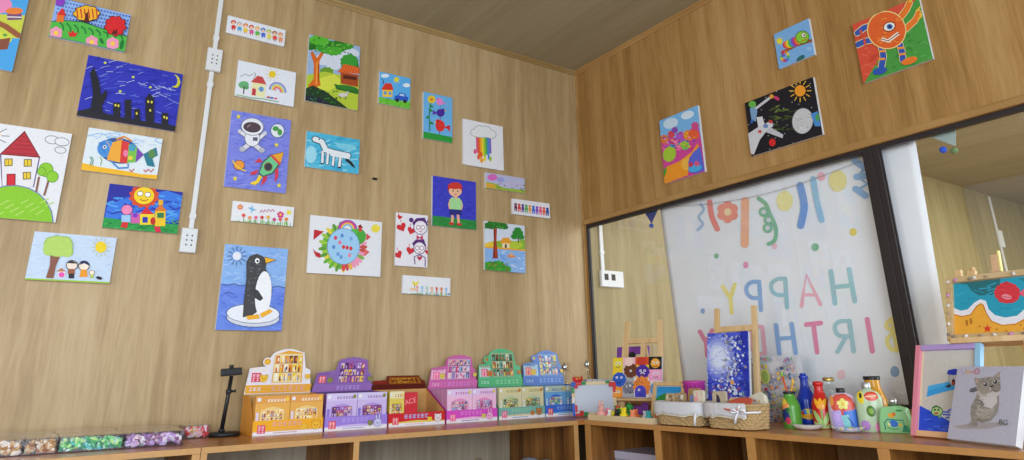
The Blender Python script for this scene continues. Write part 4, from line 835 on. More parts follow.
# ------------------------------------------------------------------ toy displays: a tray of boxes under a die-cut header card
def stroke_row(A, x0, y0, n, s, col, seed):          # small printed characters too blurred to read
    rd = random.Random(seed)
    for i in range(n):
        x = x0 + i * s * 1.15
        A.rect(x, y0, x + s * .85, y0 + s * .16, col); A.rect(x + s * .3, y0, x + s * .48, y0 + s * .9, col)
        if rd.random() < .7: A.rect(x, y0 + s * .42, x + s * .85, y0 + s * .56, col)
        if rd.random() < .6: A.rect(x, y0 + s * .2, x + s * .14, y0 + s * .8, col)
        A.rect(x + s * .05, y0 + s * .78, x + s * .9, y0 + s * .92, col)
def room_scene(A, x0, y0, x1, y1, P, seed, n=4):     # printed picture of a little furnished room
    rd = random.Random(seed); w_, h_ = x1 - x0, y1 - y0
    A.rect(x0, y0, x1, y1, P['room'])
    for i in range(n):
        for j in range(3):
            bx = x0 + w_ * (.04 + .96 / n * i); by = y0 + h_ * (.05 + .31 * j); bw = w_ * .8 / n; bh = h_ * .26
            A.rect(bx, by, bx + bw, by + bh, rd.choice(P['bits']))
            A.rect(bx + bw * .15, by, bx + bw * .6, by + bh * .6, rd.choice(P['bits'])); A.ell(bx + bw * .7, by + bh * .5, bw * .2, bh * .3, rd.choice(P['bits']), n=10)
            if rd.random() < .5: A.ell(bx + bw * .35, by + bh * .75, bw * .18, bh * .22, rd.choice(P['bits']), n=10)
    A.rect(x0, y0 + h_ * .335, x1, y0 + h_ * .355, P['dark']); A.rect(x0, y0 + h_ * .655, x1, y0 + h_ * .675, P['dark'])
def critter(A, x, y, r, col, line, ears='round'):    # plain toy animal head
    if ears == 'long':
        for s in (-1, 1): A.ell(x + s * r * .4, y + r * 1.25, r * .27, r * .75, line, n=14); A.ell(x + s * r * .4, y + r * 1.25, r * .2, r * .66, col, n=14)
    else:
        for s in (-1, 1): A.ell(x + s * r * .72, y + r * .7, r * .38, r * .38, line, n=14); A.ell(x + s * r * .72, y + r * .7, r * .3, r * .3, col, n=14)
    A.ell(x, y, r * 1.06, r * .96, line); A.ell(x, y, r, r * .9, col); A.ell(x - r * .35, y + r * .05, r * .1, r * .13, '2a2420', n=8); A.ell(x + r * .35, y + r * .05, r * .1, r * .13, '2a2420', n=8); A.ell(x, y - r * .25, r * .16, r * .1, line, n=8)
def badge(A, x, y, s, col):
    A.rect(x, y, x + s, y + s, col)
    for i in range(2):
        for j in range(2): stroke_row(A, x + s * (.1 + .43 * i), y + s * (.1 + .43 * j), 1, s * .36, 'f4d8dc', i * 2 + j)
def box_face(P, seed, w_, h_):
    A = Art(w_, h_, step=.00003, first=.0003); A.bg(P['face'])
    A.rect(0, h_ * .80, w_, h_, P['face2']); stroke_row(A, w_ * .34, h_ * .84, 6, h_ * .075, P['txt'], seed); A.rect(w_ * .04, h_ * .86, w_ * .14, h_ * .95, 'e8e8f0')
    A.ell(w_ * .91, h_ * .9, w_ * .055, h_ * .06, P['seal'])
    A.poly([(w_ * .15, h_ * .1), (w_ * .85, h_ * .1), (w_ * .85, h_ * .58), (w_ * .7, h_ * .68), (w_ * .5, h_ * .72), (w_ * .3, h_ * .68), (w_ * .15, h_ * .58)], P['arch'])
    room_scene(A, w_ * .18, h_ * .36, w_ * .82, h_ * .64, P, seed, 5)
    A.rect(w_ * .03, h_ * .3, w_ * .11, h_ * .58, P['tag']); stroke_row(A, w_ * .045, h_ * .50, 1, w_ * .055, P['txt'], 1); stroke_row(A, w_ * .045, h_ * .42, 1, w_ * .055, P['txt'], 2)
    A.rect(0, 0, w_, h_ * .08, P['lip']); return A
def toy_box(P, x, y, w_, h_, d_, seed, label, grp):
    m = MB(); m.rbox(-w_ / 2, w_ / 2, 0, d_, 0, h_, .0008); o = m.build('toy_box', mat('box_card_' + P['side'], P['side'], .4, .04, 20), None, (x, y, ZT + .0022))
    box_face(P, seed, w_, h_).build('printed_front', o, (-w_ / 2, 0, 0), m=PRINT)
    return tag(o, label, 'toy box', grp)
def display(word, x0, P, hdr, lip_art, header_art, w_=.306, boxes=2, rows=1, hdr_lean=16, label='', slope=.5, bw=None):
    d_ = .205; hb = .158; yf = -.272; xc = x0 + w_ / 2
    e = empty('toy_display', (xc, yf, ZT)); w2 = w_ / 2; t = .0016
    mt = mat('display_card_' + P['tray'], P['tray'], .45, .05, 20)
    MB().box(-w2 + t, w2 - t, t, d_ - t, .0003, .0018).build('bottom', mt, e)
    side = [(0, .0), (d_, .0), (d_, hb + .006), (d_ * slope, hb + .003), (0, .06)]
    for s in (-1, 1):
        xa, xb = (-w2, -w2 + t) if s < 0 else (w2 - t, w2); m = MB(); n = len(side)
        m.add([(xa, a, b) for a, b in side] + [(xb, a, b) for a, b in side], [tuple(range(n))[::-1], tuple(range(n, 2 * n))] + [(i, (i + 1) % n, (i + 1) % n + n, i + n) for i in range(n)])
        sp = m.build('side_panel', [mt], e)
        if word == 'red' and s > 0:
            MB().add([(xa - .0006, a, b - .001) for a, b in side[::-1]], [(0, 1, 2, 3, 4)]).build('kraft_lining', mat('kraft_board', 'c8985a', .7, .06, 40), sp)
    MB().box(-w2 + t, w2 - t, d_ - t, d_, .0003, hb + .006).build('back_panel', mat('display_inner_' + P['inner'], P['inner'], .5, .04, 12), e)
    lp = MB().box(-w2 + t, w2 - t, 0, t, .0003, .06).build('front_lip', mt, e)
    A = Art(w_ - 2 * t, .06, step=.00003, first=.0003, clip=False); lip_art(A); A.build('printed_lip', lp, (-w2 + t, 0, 0), m=PRINT)
    m = MB().plate([(x - w2, z) for x, z in hdr], 0, .002); h = m.build('header_card', mat('header_card_' + P['hdr'], P['hdr'], .4, .04, 20), e, (0, d_ - .001, hb + .006), (R_(-hdr_lean), 0, 0))
    A = Art(w_, .24, step=.00003, first=.0003, clip=False); header_art(A); A.build('printed_header', h, (-w2, 0, 0), m=PRINT)
    tag(e, label, 'toy display', 'toy displays in a row on the left shelf')
    bw = bw or (w_ - .008) / 2
    for k in range(boxes):
        toy_box(P, x0 + .004 + bw * (k + .5), yf + .004, bw - .002, hb, .046, k + int(x0 * -100), ('%s toy box, the %s one in the front of the %s display' % (P['box'], ('left', 'right')[k], word)) if boxes > 1 else 'narrow %s toy box in the %s display beside the flat red box' % (P['box'], word), 'toy boxes in the display trays')
    for r in range(1, rows):
        toy_box(P, x0 + .004 + bw * .5, yf + .004 + .048 * r, bw - .002, hb - .001, .046, r, '%s toy box %s behind the left front box of the %s display' % (P['box'], ('', 'directly', 'two rows', 'three rows')[r], word), 'toy boxes in the display trays')
def hdr_shape(lft, top, cx0, cx1, w_=.306, arch=True, scal=0, sh=.10, disc=0):
    P = [(.0, 0), (w_, 0), (w_ + .008, lft * .9), (cx1 + .012, lft * 1.0), (cx1, top * .92)]
    n = 10
    for k in range(1, n):
        t = k / n; P.append((cx1 + (cx0 - cx1) * t, top * (.9 + (.1 * math.sin(math.pi * t) if arch else .06)) + (scal * (k % 2))))
    P += [(cx0, top * .88)]
    P += [(cx0 - .022 + .021 * math.cos(R_(a_)), lft * 1.25 + .021 * math.sin(R_(a_))) for a_ in range(60, 290, 25)] if disc else [(cx0 - .006, lft * 1.12)]
    P += [(.012, lft)]
    return [(min(x + sh * z, w_ + .003), z) for x, z in P]
BIT_O = ['f0c83a', 'e8902a', 'c84a3a', 'f4e0b0', '9a9ab0', 'e8b04a', '7a3a3a', 'f8f0d8']
def lip_std(P, anim=None, ear='round', ax=.26):
    def f(A):
        w_, h_ = A.w, A.h
        A.rect(0, 0, w_, h_, P['lip']); A.rect(0, 0, w_, h_ * .30, 'ece8f0'); A.poly([(0, h_ * .3), (w_ * .5, h_ * .42), (w_, h_ * .3), (w_, h_ * .24), (0, h_ * .24)], P['face'])
        badge(A, w_ * .06, h_ * .14, h_ * .56, P['badge']); stroke_row(A, w_ * .27, h_ * .58, 6, h_ * .32, P['logo'], 3)
        A.rect(w_ * .28, h_ * .12, w_ * .62, h_ * .17, P['txt2'])
        critter(A, w_ * .72, h_ * .42, h_ * .20, P['seal'], P['dark']); critter(A, ax, h_ * (.52 if ear == 'round' else .42), h_ * .32, anim or P['seal'], P['dark'], ear)
    return f
def header_std(P, lft, top, cx0, cx1, seed, sh=.10, w_=.306, disc=0):
    def f(A):
        A.H = None; A.m = lambda p: (p[0] + sh * p[1], p[1])
        if disc: A.ell(cx0 - .022, lft * 1.25, .015, .015, P['hdr2']); critter(A, cx0 - .022, lft * 1.25, .009, P['seal'], P['dark'])
        A.poly([(.004, .003), (w_ - .004, .003), (w_ + .003, lft * .34), (.004, lft * .34)], P['hdr2']); stroke_row(A, .12, lft * .1, 6, lft * .2, P['logo'], 5); stroke_row(A, .02, lft * .12, 3, lft * .14, P['pale'], 6)
        A.poly([(cx0 + .006, lft * .4), (cx1 - .002, lft * .4), (cx1 - .006, top * .9), ((cx0 + cx1) / 2, top * .96), (cx0 + .008, top * .86)], P['hdr2'])
        room_scene(A, cx0 + .010, lft * .42, cx1 - .008, top * .88, P, seed, 6)
        A.poly([(.010, lft * .42), (cx0 - .004, lft * .42), (cx0 - .004, lft * .95), (.012, lft * .92)], P['pale']); badge(A, .024, lft * .45, lft * .36, P['badge']); critter(A, .080, lft * .58, lft * .15, P['seal'], P['dark'])
        stroke_row(A, .02, lft * .86, 5, lft * .11, P['txt'], 8)
        critter(A, cx1 + (w_ - cx1) * .55, lft * .62, .012, P['seal'], P['dark'])
    return f
PO = dict(box='orange and yellow', tray='d8902e', inner='c8a468', side='d89a4a', face='e4ac54', face2='dc9c50', arch='ecc880', room='e8d8a8', bits=BIT_O, dark='a86a2a', txt='f4e8d8', txt2='c8a0a0', tag='d8c8e0', seal='f0c040', lip='eeac26', badge='d8406a', logo='e0a8a0', hdr='e8e4ec', hdr2='e8a83c', pale='e8e4f0')
PP = dict(box='lilac', tray='7a4aa0', inner='5a3a78', side='8a5aa8', face='c9b6e8', face2='d2c6ee', arch='b094da', room='8a5aa8', bits=['6a3a80', 'b890d8', '4a2a58', 'd8c0e8', '9a6ac0', 'e8c84a', 'c05a80'], dark='4a2a68', txt='8a5a9a', txt2='b0a0e0', tag='8a7ad8', seal='8a8a4a', lip='9c80dc', badge='e04a5a', logo='b09ce4', hdr='8a66b0', hdr2='9468b4', pale='8a62a6')
PR = dict(box='yellow and red', tray='d02a2e', inner='c8985a', side='e0c84a', face='e0c860', face2='e4dcb0', arch='d8c83a', room='8a6a5a', bits=['d83a3a', 'e8d84a', '6a8ab0', 'f0e8d0', '5a4a4a', 'e8a03a'], dark='7a1a1e', txt='b84a3a', txt2='e8c0c0', tag='e8d8d0', seal='f0d040', lip='cc222c', badge='e04a5a', logo='a8b8f0', hdr='6a2a1c', hdr2='8a4a1c', pale='7a2a24')
PM = dict(box='pink', tray='c03aa0', inner='b06aa0', side='c88ab8', face='ecbcdc', face2='e0c2ea', arch='e48cc0', room='c8a0c0', bits=['d85a9a', '7a8ac8', 'f0d0e4', '5a3a68', '8ab8d8', 'e8b0a0', 'c83a7a'], dark='8a2a70', txt='b84a90', txt2='8a4ab0', tag='f0d8e8', seal='d8c85a', lip='d44cc0', badge='f05a9a', logo='dc84d4', hdr='c860a4', hdr2='cc6aac', pale='e4b4d2')
PG = dict(box='cream and green', tray='3a9a68', inner='5aa888', side='c8c8a0', face='d4cca4', face2='d8d0a0', arch='b8c8a0', room='9ab090', bits=['2a7a4a', 'e8c84a', '3a3a2a', 'd8e0c0', 'c85a3a', '6aa0a0', '8a5a3a'], dark='2a5a3a', txt='8a7a4a', txt2='6aa0c8', tag='e8e8d8', seal='c8783a', lip='7ab0a8', badge='e05a8a', logo='90d0a8', hdr='5cb888', hdr2='56b47a', pale='b4dcd4')
PB = dict(box='blue', tray='3a5ac0', inner='5a80b8', side='6a9ac8', face='6aa4d8', face2='b0c0b0', arch='3a6ad0', room='7aa0d0', bits=['e89a8a', 'e8d85a', '3a5ab0', 'd8e4f0', '5ab07a', 'c84a4a', '4a8ad8'], dark='2a3a88', txt='3a6ab0', txt2='4a7ad8', tag='c8dcf0', seal='e0c040', lip='3f6ad0', badge='d84a4a', logo='80a8e4', hdr='5c86cc', hdr2='5078c8', pale='a8c4dc')
display('orange', -2.138, PO, hdr_shape(.118, .21, .112, .262, sh=0.10, disc=1), lip_std(PO, 'f0b83a', 'round', .272), header_std(PO, .118, .21, .112, .262, 11, 0.10, disc=1), label='orange toy display with tall house shaped header card, leftmost of the displays')
display('purple', -1.826, PP, hdr_shape(.092, .165, .110, .264, sh=0.22, disc=0, scal=.006), lip_std(PP, 'c8c8f0', 'long', .255), header_std(PP, .092, .165, .110, .264, 12, 0.22, disc=0), label='purple toy display with stepped purple header between orange and red displays')
display('magenta', -1.200, PM, hdr_shape(.105, .175, .102, .262, sh=0.22, disc=0, scal=.006), lip_std(PM, 'f0a8d8', 'long', .255), header_std(PM, .105, .175, .102, .262, 13, 0.22, disc=0), rows=4, slope=.96, label='magenta toy display full of pink boxes, left of the green display')
display('green', -.886, PG, hdr_shape(.12, .215, .09, .255, sh=0.10, disc=1), lip_std(PG, 'b87a4a', 'round', .262), header_std(PG, .12, .215, .09, .255, 14, 0.10, disc=1), label='green toy display with arched green header between magenta and blue displays')
display('blue', -.578, PB, hdr_shape(.125, .205, .12, .275, sh=0.10, disc=1), lip_std(PB, 'b0c8f0', 'round', .255), header_std(PB, .125, .205, .12, .275, 15, 0.10, disc=1), label='blue toy display nearest the corner of the room')
def lip_red(A):
    lip_std(PR, 'e8d8d8', 'round', .264)(A)
def hdr_red(A):
    A.poly([(.004, .003), (.30, .003), (.304, .03), (.004, .03)], '5a1e1a'); A.poly([(.10, .034), (.285, .034), (.28, .075), (.11, .075)], '9a5a20'); room_scene(A, .115, .038, .27, .07, dict(room='8a4a1c', bits=['b8782a', '5a2414', 'c89030', '7a3a18'], dark='4a1e12'), 4, 5); A.rect(.015, .036, .09, .055, '8a2a24')
display('red', -1.514, PR, [(0, 0), (.306, 0), (.31, .05), (.29, .06), (.285, .085), (.10, .085), (.09, .06), (.02, .055)], lip_red, hdr_red, boxes=1, hdr_lean=38, slope=.96, bw=.078, label='red toy display half empty with low dark brown header and big red letters inside')
A = Art(.070, .146, step=.00003, first=.0003); A.bg('cc2a38'); A.text('ACE', .004, .090, .033, 'f49aa0', 12); stroke_row(A, .010, .05, 4, .011, 'd8404c', 4)
e = empty('toy_box', (-1.393, -.262, ZT + .003)); MB().rbox(-.036, .036, 0, .03, 0, .150, .001).build('carton', mat('box_card_red', 'c42a36', .4), e); A.build('printed_front', e, (-.035, 0, .002), m=PRINT)
tag(e, 'flat red box printed ACE standing inside the half empty red display', 'toy box')

# ------------------------------------------------------------------ small glass bottles with a light string, corner
M_bglass = glass('bottle_glass', (.96, .97, .95), 1.0, .02)
M_sil = mat('brushed_silver', 'c4c6c8', .3, .05, 60, metal=.9)
M_kraft = mat('kraft_paper', 'b08a5c', .8, .1, 40)
PINE = wood('pine', ['c9a26e', 'd4b07e', 'dcbb8c', 'e4c79c'], (1, 1, .08), rough=.55)
PINE2 = wood('pale_plywood', ['cdb489', 'd6bf96', 'dcc8a2', 'e4d2b0'], (.1, .1, 1), rough=.6)
def light_bottle(x, y, h_, label, rs=1):
    e = empty('glass_bottle', (x, y, ZT)); k = h_ - .05
    MB().lathe([(.030 * rs, 0), (.033 * rs, .004), (.034 * rs, k * .6), (.030 * rs, k * .72), (.014, k * .88), (.012, k), (.012, k + .012)], 28).build('body', M_bglass, e)
    c = MB().lathe([(.0135, k + .012), (.016, k + .014), (.016, k + .034), (.013, k + .038), (.008, k + .040), (.008, k + .05)], 24).build('cap', M_sil, e)
    rd = random.Random(int(h_ * 1000)); p = [(.018 * math.cos(i * .9) + .0, .018 * math.sin(i * .9), .01 + (k - .03) * .7 * i / 40) for i in range(40)]
    MB().tube(p, .0008, 5).build('light_wire', mat('copper_wire', 'b08a50', .3, .1, 30, metal=1), e)
    return tag(e, label, 'bottle', 'clear bottles with silver caps')
light_bottle(-.236, -.030, .285, 'clear bottle with silver cap directly behind the blue display', .75)
light_bottle(-.115, -.10, .300, 'clear bottle with silver cap behind the brick trimmed whiteboard')
p = [(-.236, -.034, .742), (-.225, -.06, .735), (-.20, -.08, .70), (-.18, -.09, .69), (-.15, -.10, .70), (-.115, -.10, .745)]
tag(MB().tube(p, .0012, 6).build('light_string', mat('copper_wire', 'b08a50', .3, .1, 30, metal=1)), 'thin copper wire looping between the two silver capped bottles', 'string')

# ------------------------------------------------------------------ whiteboard with toy brick trim
def at(name, loc, rz, lean=0): return empty(name, loc, (R_(-lean), 0, R_(rz)))
BC = dict(red='c8242c', blue='2450b8', green='1f8a48', yellow='e0b82a', white='d8d8dc', teal='1f8a8a')
for k_, v_ in BC.items(): mat('brick_' + k_, v_, .3, .03, 40)
e = at('whiteboard', (-.378, -.458, ZT + .004), -26, 5); W2, HH = .125, .178
m = MB(); f_ = .018
m.rbox(-W2, -W2 + f_, -.006, .006, 0, HH, .002); m.rbox(W2 - f_, W2, -.006, .006, 0, HH, .002); m.rbox(-W2 + f_, W2 - f_, -.006, .006, 0, f_, .002); m.rbox(-W2 + f_, W2 - f_, -.006, .006, HH - f_, HH, .002)
m.build('frame', PINE2, e)
MB().box(-W2 + f_ - .002, W2 - f_ + .002, -.002, .003, f_ - .002, HH - f_ + .002).build('panel', mat('whiteboard_white', 'b9bfcc', .3, .02, 10), e)
def brick(x, z, w_, h_, c):
    m = MB(); m.rbox(x, x + w_, -.016, -.0062, z, z + h_, .001)
    nx, nz_ = max(1, round(w_ / .012)), max(1, round(h_ / .012))
    for i in range(nx):
        for j in range(nz_): m.lathe([(.0035, 0), (.0035, .003)], 10, M=Matrix.Translation((x + w_ * (i + .5) / nx, -.016, z + h_ * (j + .5) / nz_)) @ Matrix.Rotation(R_(90), 4, 'X'))
    m.build('toy_brick', _mats['brick_' + c], e)
for b in ((-.128, .150, .024, .026, 'blue'), (-.104, .158, .034, .020, 'red'), (-.112, .142, .02, .016, 'red'), (-.128, .118, .014, .030, 'green'), (-.070, .160, .024, .018, 'green'), (-.128, .0, .014, .066, 'blue'), (-.114, .022, .013, .034, 'red'), (-.114, .0, .046, .014, 'red'), (-.088, .014, .02, .014, 'red'), (-.068, .0, .026, .02, 'green'), (-.128, .066, .014, .03, 'white'), (.086, .148, .04, .024, 'red'), (.108, .12, .016, .03, 'red'), (.108, .02, .016, .03, 'green'), (.1, .0, .024, .02, 'red'), (.07, .165, .022, .014, 'green')): brick(*b)
m = MB(); m.ball((-.088, -.008, .188), .020, sq=(1.5, .7, .8)); m.ball((-.112, -.008, .198), .007); m.ball((-.064, -.008, .198), .007); c = m.build('crab_figure', _mats['brick_red'], e)
m = MB(); m.ball((-.096, -.022, .194), .005); m.ball((-.08, -.022, .194), .005); m.build('eye', _mats['brick_yellow'], c)
MB().rbox(-.006, .006, .006, .045, 0, .10, .002).build('prop', PINE2, e)
tag(e, 'small whiteboard with red, blue and green toy bricks along its pale frame', 'whiteboard')
# patterned card box behind the whiteboard
A = Art(.20, .19, step=.00003, first=.0003); A.bg('b8b4bc'); rd = random.Random(8)
for i in range(60): A.ell(rd.uniform(0, .2), rd.uniform(0, .19), rd.uniform(.004, .012), rd.uniform(.003, .008), rd.choice(['8a8a94', 'd8d4dc', 'a03a3a', 'c8a0a8', '6a6a78', 'e0dce4']), n=8)
o = MB().rbox(-.10, .10, 0, .05, 0, .19, .002).build('patterned_box', mat('grey_card', 'a8a4ac', .7), None, (-.235, -.315, ZT), (0, 0, R_(-50))); A.build('printed_front', o, (-.1, 0, 0), m=PRINT); o.location = (-.200, -.325, ZT); o.rotation_euler = (0, 0, R_(-35))
tag(o, 'grey patterned cardboard box peeking out behind the toy brick whiteboard', 'box')

# ------------------------------------------------------------------ easels with pictures
def easel(label, loc, rz, wd, ledge, ht, bars, lean=12, spread=.02, lw=.036, post=None, ld=.034):
    e = at('easel', loc, rz, lean); h = lw / 2; a = R_(lean)
    for s in (-1, 1):
        m = MB(); m.plate([(s * wd - h, 0), (s * wd + h, 0), (s * (wd - spread) + h * .8, ht), (s * (wd - spread) - h * .8, ht)], 0, .018); m.build('front_leg', PINE, e, bevel=.0015)
    for z in ledge + bars:
        k = wd - spread * z / ht - h + .004
        MB().rbox(-k, k, .003, .016, z - .014, z + .014, .002).build('crossbar', PINE, e)
    MB().rbox(-wd - .02, wd + .02, -ld, .0, ledge[0] - .013, ledge[0] + .006, .002).build('ledge', PINE, e)
    if post: MB().rbox(-.013, .013, .004, .018, post[0], post[1], .002).build('centre_post', PINE, e)
    yb = .03 + ht * math.sin(a) * 1.5; zt = ht * .80
    l = MB(); l.tube([(0, .026, zt), (0, yb * math.cos(a) - .009 * math.sin(a), yb * math.sin(a) + .011 * math.cos(a))], .008, 8); l.build('rear_leg', PINE, e)
    return tag(e, label, 'easel', 'wooden table easels on the window side shelf')
def board(label, w_, h_, art, loc, rz, lean, t=.018, frame=None, m=M_canvas, cat='painting', group='pictures standing on the window side shelf'):
    R = (R_(-lean), 0, R_(rz))
    o = MB().rbox(-w_ / 2, w_ / 2, 0, t, 0, h_, .0015).build('canvas_painting', m, None, loc, R)
    art.build('painted_picture', o, (-w_ / 2, 0, 0)); return tag(o, label, cat, group)

# monster grid
easel('table easel holding the grid of monster faces, nearest the room corner', (-.205, -.628, ZT + .005), -73, .128, [.082], .515, [.40], 12, .025, .040, (.30, .39))
A = Art(.30, .212, [(157, 163), (300, 163), (300, 280), (157, 280)], first=.0005); A.bg('d8d4d8')
for k, (c, x0, y0, x1, y1) in enumerate((('eccc2a', 157, 163, 187, 205), ('e8b8c4', 187, 163, 224, 190), ('d8502a', 224, 163, 263, 188), ('1c1a1e', 263, 163, 300, 200), ('eec82a', 157, 205, 195, 250), ('d8c8c0', 187, 188, 232, 225), ('e0c42a', 228, 186, 264, 225), ('ee9ac8', 263, 200, 300, 231), ('e88a2a', 157, 250, 187, 280), ('a8a8b0', 187, 222, 222, 280), ('f0ece8', 222, 225, 264, 280), ('e8d8dc', 262, 231, 300, 280))): A.rect(x0, y0, x1, y1, c)
for x, y, r, c in ((173, 182, 12, 'e8d84a'), (211, 202, 20, '6a3a24'), (205, 176, 12, 'f0d0c8'), (243, 176, 13, 'c83a2a'), (282, 182, 13, 'eea83a'), (177, 228, 20, '2a58c0'), (246, 206, 19, '4a2a9a'), (284, 215, 14, 'f0a8d0'), (172, 266, 12, 'f0a03a'), (205, 252, 17, '7a7a8a'), (282, 255, 16, '6aa0d8')): A.blob(x, y, r, r * 1.05, c, 10, x, .12)
A.blob(244, 248, 24, 28, 'ee8a3a', 11, 4); A.ell(240, 262, 16, 17, '4a48c8'); A.rect(224, 262, 256, 279, '4a48c8')
for x, y in ((168, 180), (178, 180), (211, 203), (278, 180), (288, 180), (170, 222), (184, 222), (240, 203), (252, 203), (279, 211), (290, 211), (236, 258), (200, 248), (210, 246), (168, 264), (177, 264)): A.ell(x, y, 3.6, 3.6, 'f4f4f8', n=10); A.ell(x, y, 1.7, 1.7, '1a1a20', n=8)
for x, y in ((173, 190), (177, 236), (246, 214), (284, 221), (240, 270), (282, 190)): A.line([(x - 6, y), (x, y + 3), (x + 6, y - 1)], 1.8, '20182a')
A.line([(240, 212), (246, 208), (252, 213)], 3, 'e8e0f0'); scrib(A, 226, 226, 262, 245, 12, ['5a2a1a'], 4, 2, .06); scrib(A, 192, 232, 220, 276, 16, ['3a3a48', 'c8c8d0'], 5, 2, .15)
board('canvas divided into a grid of colourful monster faces, on the corner easel', .30, .212, A, (-.238, -.640, ZT + .096), -73, 10, .016)
# purple foam frame behind
m = MB(); m.rbox(-.13, -.085, 0, .012, .0, .372, .003); m.rbox(.085, .13, 0, .012, 0, .372, .003); m.rbox(-.085, .085, 0, .012, .327, .372, .003); m.rbox(-.085, .085, 0, .012, 0, .045, .003)
o = m.build('picture_frame', mat('purple_foam', '8a4ab8', .7, .05, 40), None, (-.105, -.445, ZT + .001), (R_(-8), 0, R_(-90)))
MB().ball((.0, .002, .322), .028, sq=(1.1, .3, .8)).build('black_ornament', M_blk, o)
tag(o, 'hollow purple foam frame behind the monster canvas easel', 'picture frame')

# ------------------------------------------------------------------ plywood tray of clay figures
e = empty('wooden_tray', (-.500, -.842, ZT)); tx, ty = .072, .222
MB().rbox(-tx, tx, -ty, ty, .0, .006, .001).build('bottom', PINE2, e)
for a in ((-tx, -tx + .008, -ty, ty), (tx - .008, tx, -ty, ty)): MB().rbox(*a, .006, .027, .0015).build('side', PINE2, e)
for a in ((-tx + .008, tx - .008, -ty, -ty + .008), (-tx + .008, tx - .008, ty - .008, ty)): MB().rbox(*a, .006, .027, .0015).build('end', PINE2, e)
tag(e, 'long pale plywood tray full of small clay figures', 'tray')
FIG = [(-.015, -.668, 'e8a8a0', 'pink seated rabbit', 1.5), (-.006, -.715, 'ee7a9a', 'round pink', 1.1), (-.018, -.745, 'f0f0ec', 'white round', 1.0), (.03, -.755, 'd83a3a', 'red capped', 1.3), (-.022, -.778, 'e8d03a', 'small yellow', .9), (.005, -.80, '5ab84a', 'light green', 1.2), (-.026, -.818, '22242a', 'black round', 1.1), (.02, -.865, '1f8a3a', 'dark green leaf hatted', 1.6), (-.028, -.875, 'f0d82a', 'wide yellow', 1.3), (.03, -.90, 'e8743a', 'orange red', 1.1), (-.028, -.945, 'f0946a', 'peach', 1.1), (.01, -1.0, 'd8e0ec', 'pale blue', 1.0), (-.02, -1.06, '3aa8a8', 'teal', 1.1), (.012, -1.08, 'e88a4a', 'small orange', .9), (.035, -.69, 'b06ac0', 'violet', .9), (.035, -.82, 'e05a8a', 'deep pink', 1.0), (.04, -.97, 'c83a3a', 'dark red', .9)]
for x, y, c, nm, s in FIG:
    mm = mat('clay_' + c, c, .45, .05, 60); r = .017 * s
    o = MB().ball((0, 0, r * .8), r, sq=(1, 1, .85), sub=3).ball((0, -r * .5, r * .22), r * .34, sub=2).build('clay_figure', mm, None, (-.50 + x, -.66 + (y + .665) * .86, ZT + .0065), (0, 0, R_(-70)))
    h_ = MB().ball((0, 0, r * 1.95), r * .62, sub=3)
    if 'rabbit' in nm:
        for k in (-1, 1): h_.ball((k * r * .3, 0, r * 2.9), r * .2, sq=(1, .8, 2.6))
    elif 'hat' in nm or 'capped' in nm: h_.lathe([(r * .9, r * 2.1), (r * .5, r * 2.45), (r * .1, r * 2.9)], 14)
    else:
        for k in (-1, 1): h_.ball((k * r * .45, 0, r * 2.45), r * .25)
    h_ = h_.build('head', mm, o)
    MB().ball((-r * .25, -r * .56, r * 2.02), r * .1, sub=1).ball((r * .25, -r * .56, r * 2.02), r * .1, sub=1).build('eye', M_blk, h_)
    tag(o, nm + ' clay figure in the plywood tray', 'clay figure', 'clay figures in the plywood tray')

# ------------------------------------------------------------------ small framed landscape behind the first basket
def framed(label, w_, h_, fw, mats4, art, loc, rz, lean, fd=.018, inner='eeeae0', strut=False):
    e = at('framed_picture', loc, rz, lean)
    for (nm, a, mt) in (('left_rail', (-w_ / 2, -w_ / 2 + fw, 0, h_), mats4[0]), ('right_rail', (w_ / 2 - fw, w_ / 2, 0, h_), mats4[1]), ('top_rail', (-w_ / 2 + fw, w_ / 2 - fw, h_ - fw, h_), mats4[2]), ('bottom_rail', (-w_ / 2 + fw, w_ / 2 - fw, 0, fw), mats4[3])):
        MB().rbox(a[0], a[1], 0, fd, a[2], a[3], .002).build(nm, mt, e)
    p = MB().box(-w_ / 2 + fw - .001, w_ / 2 - fw + .001, fd * .55, fd * .8, fw - .001, h_ - fw + .001).build('picture_panel', mat('paper_' + inner, inner, .8, .03, 30), e)
    art.build('painted_picture', p, (-w_ / 2 + fw, fd * .55, fw))
    if strut:
        a = R_(lean); yb = h_ * math.sin(a) + .06; MB().tube([(0, fd, h_ * .8), (0, yb * math.cos(a) - .006 * math.sin(a), yb * math.sin(a) + .002 * math.cos(a))], .004, 8).build('back_strut', PINE, e)
    return tag(e, label, 'framed picture', 'pictures standing on the window side shelf')
A = Art(.164, .140, [(160, 45), (385, 45), (385, 210), (125, 210)]); A.bg('3aa4dc'); A.rect(120, 40, 390, 75, '2a94d8'); A.rect(110, 130, 400, 215, '5ab8d0'); A.poly([(120, 215), (130, 120), (170, 95), (235, 78), (280, 88), (270, 140), (190, 215)], '2a8a3a'); A.poly([(120, 215), (128, 150), (165, 170), (180, 215)], '4ab03a'); A.ell(350, 108, 28, 30, 'ee7a2a'); A.poly([(340, 150), (366, 150), (370, 190), (336, 190)], 'e86a2a'); A.line([(338, 98), (364, 96)], 5, '7a3a1a'); A.rect(200, 170, 340, 215, 'a88a5a')
framed('small pine framed picture of blue sky and green trees behind the left basket', .205, .182, .02, [PINE] * 4, A, (-.40, -.99, ZT + .005), -90, 14, strut=True)

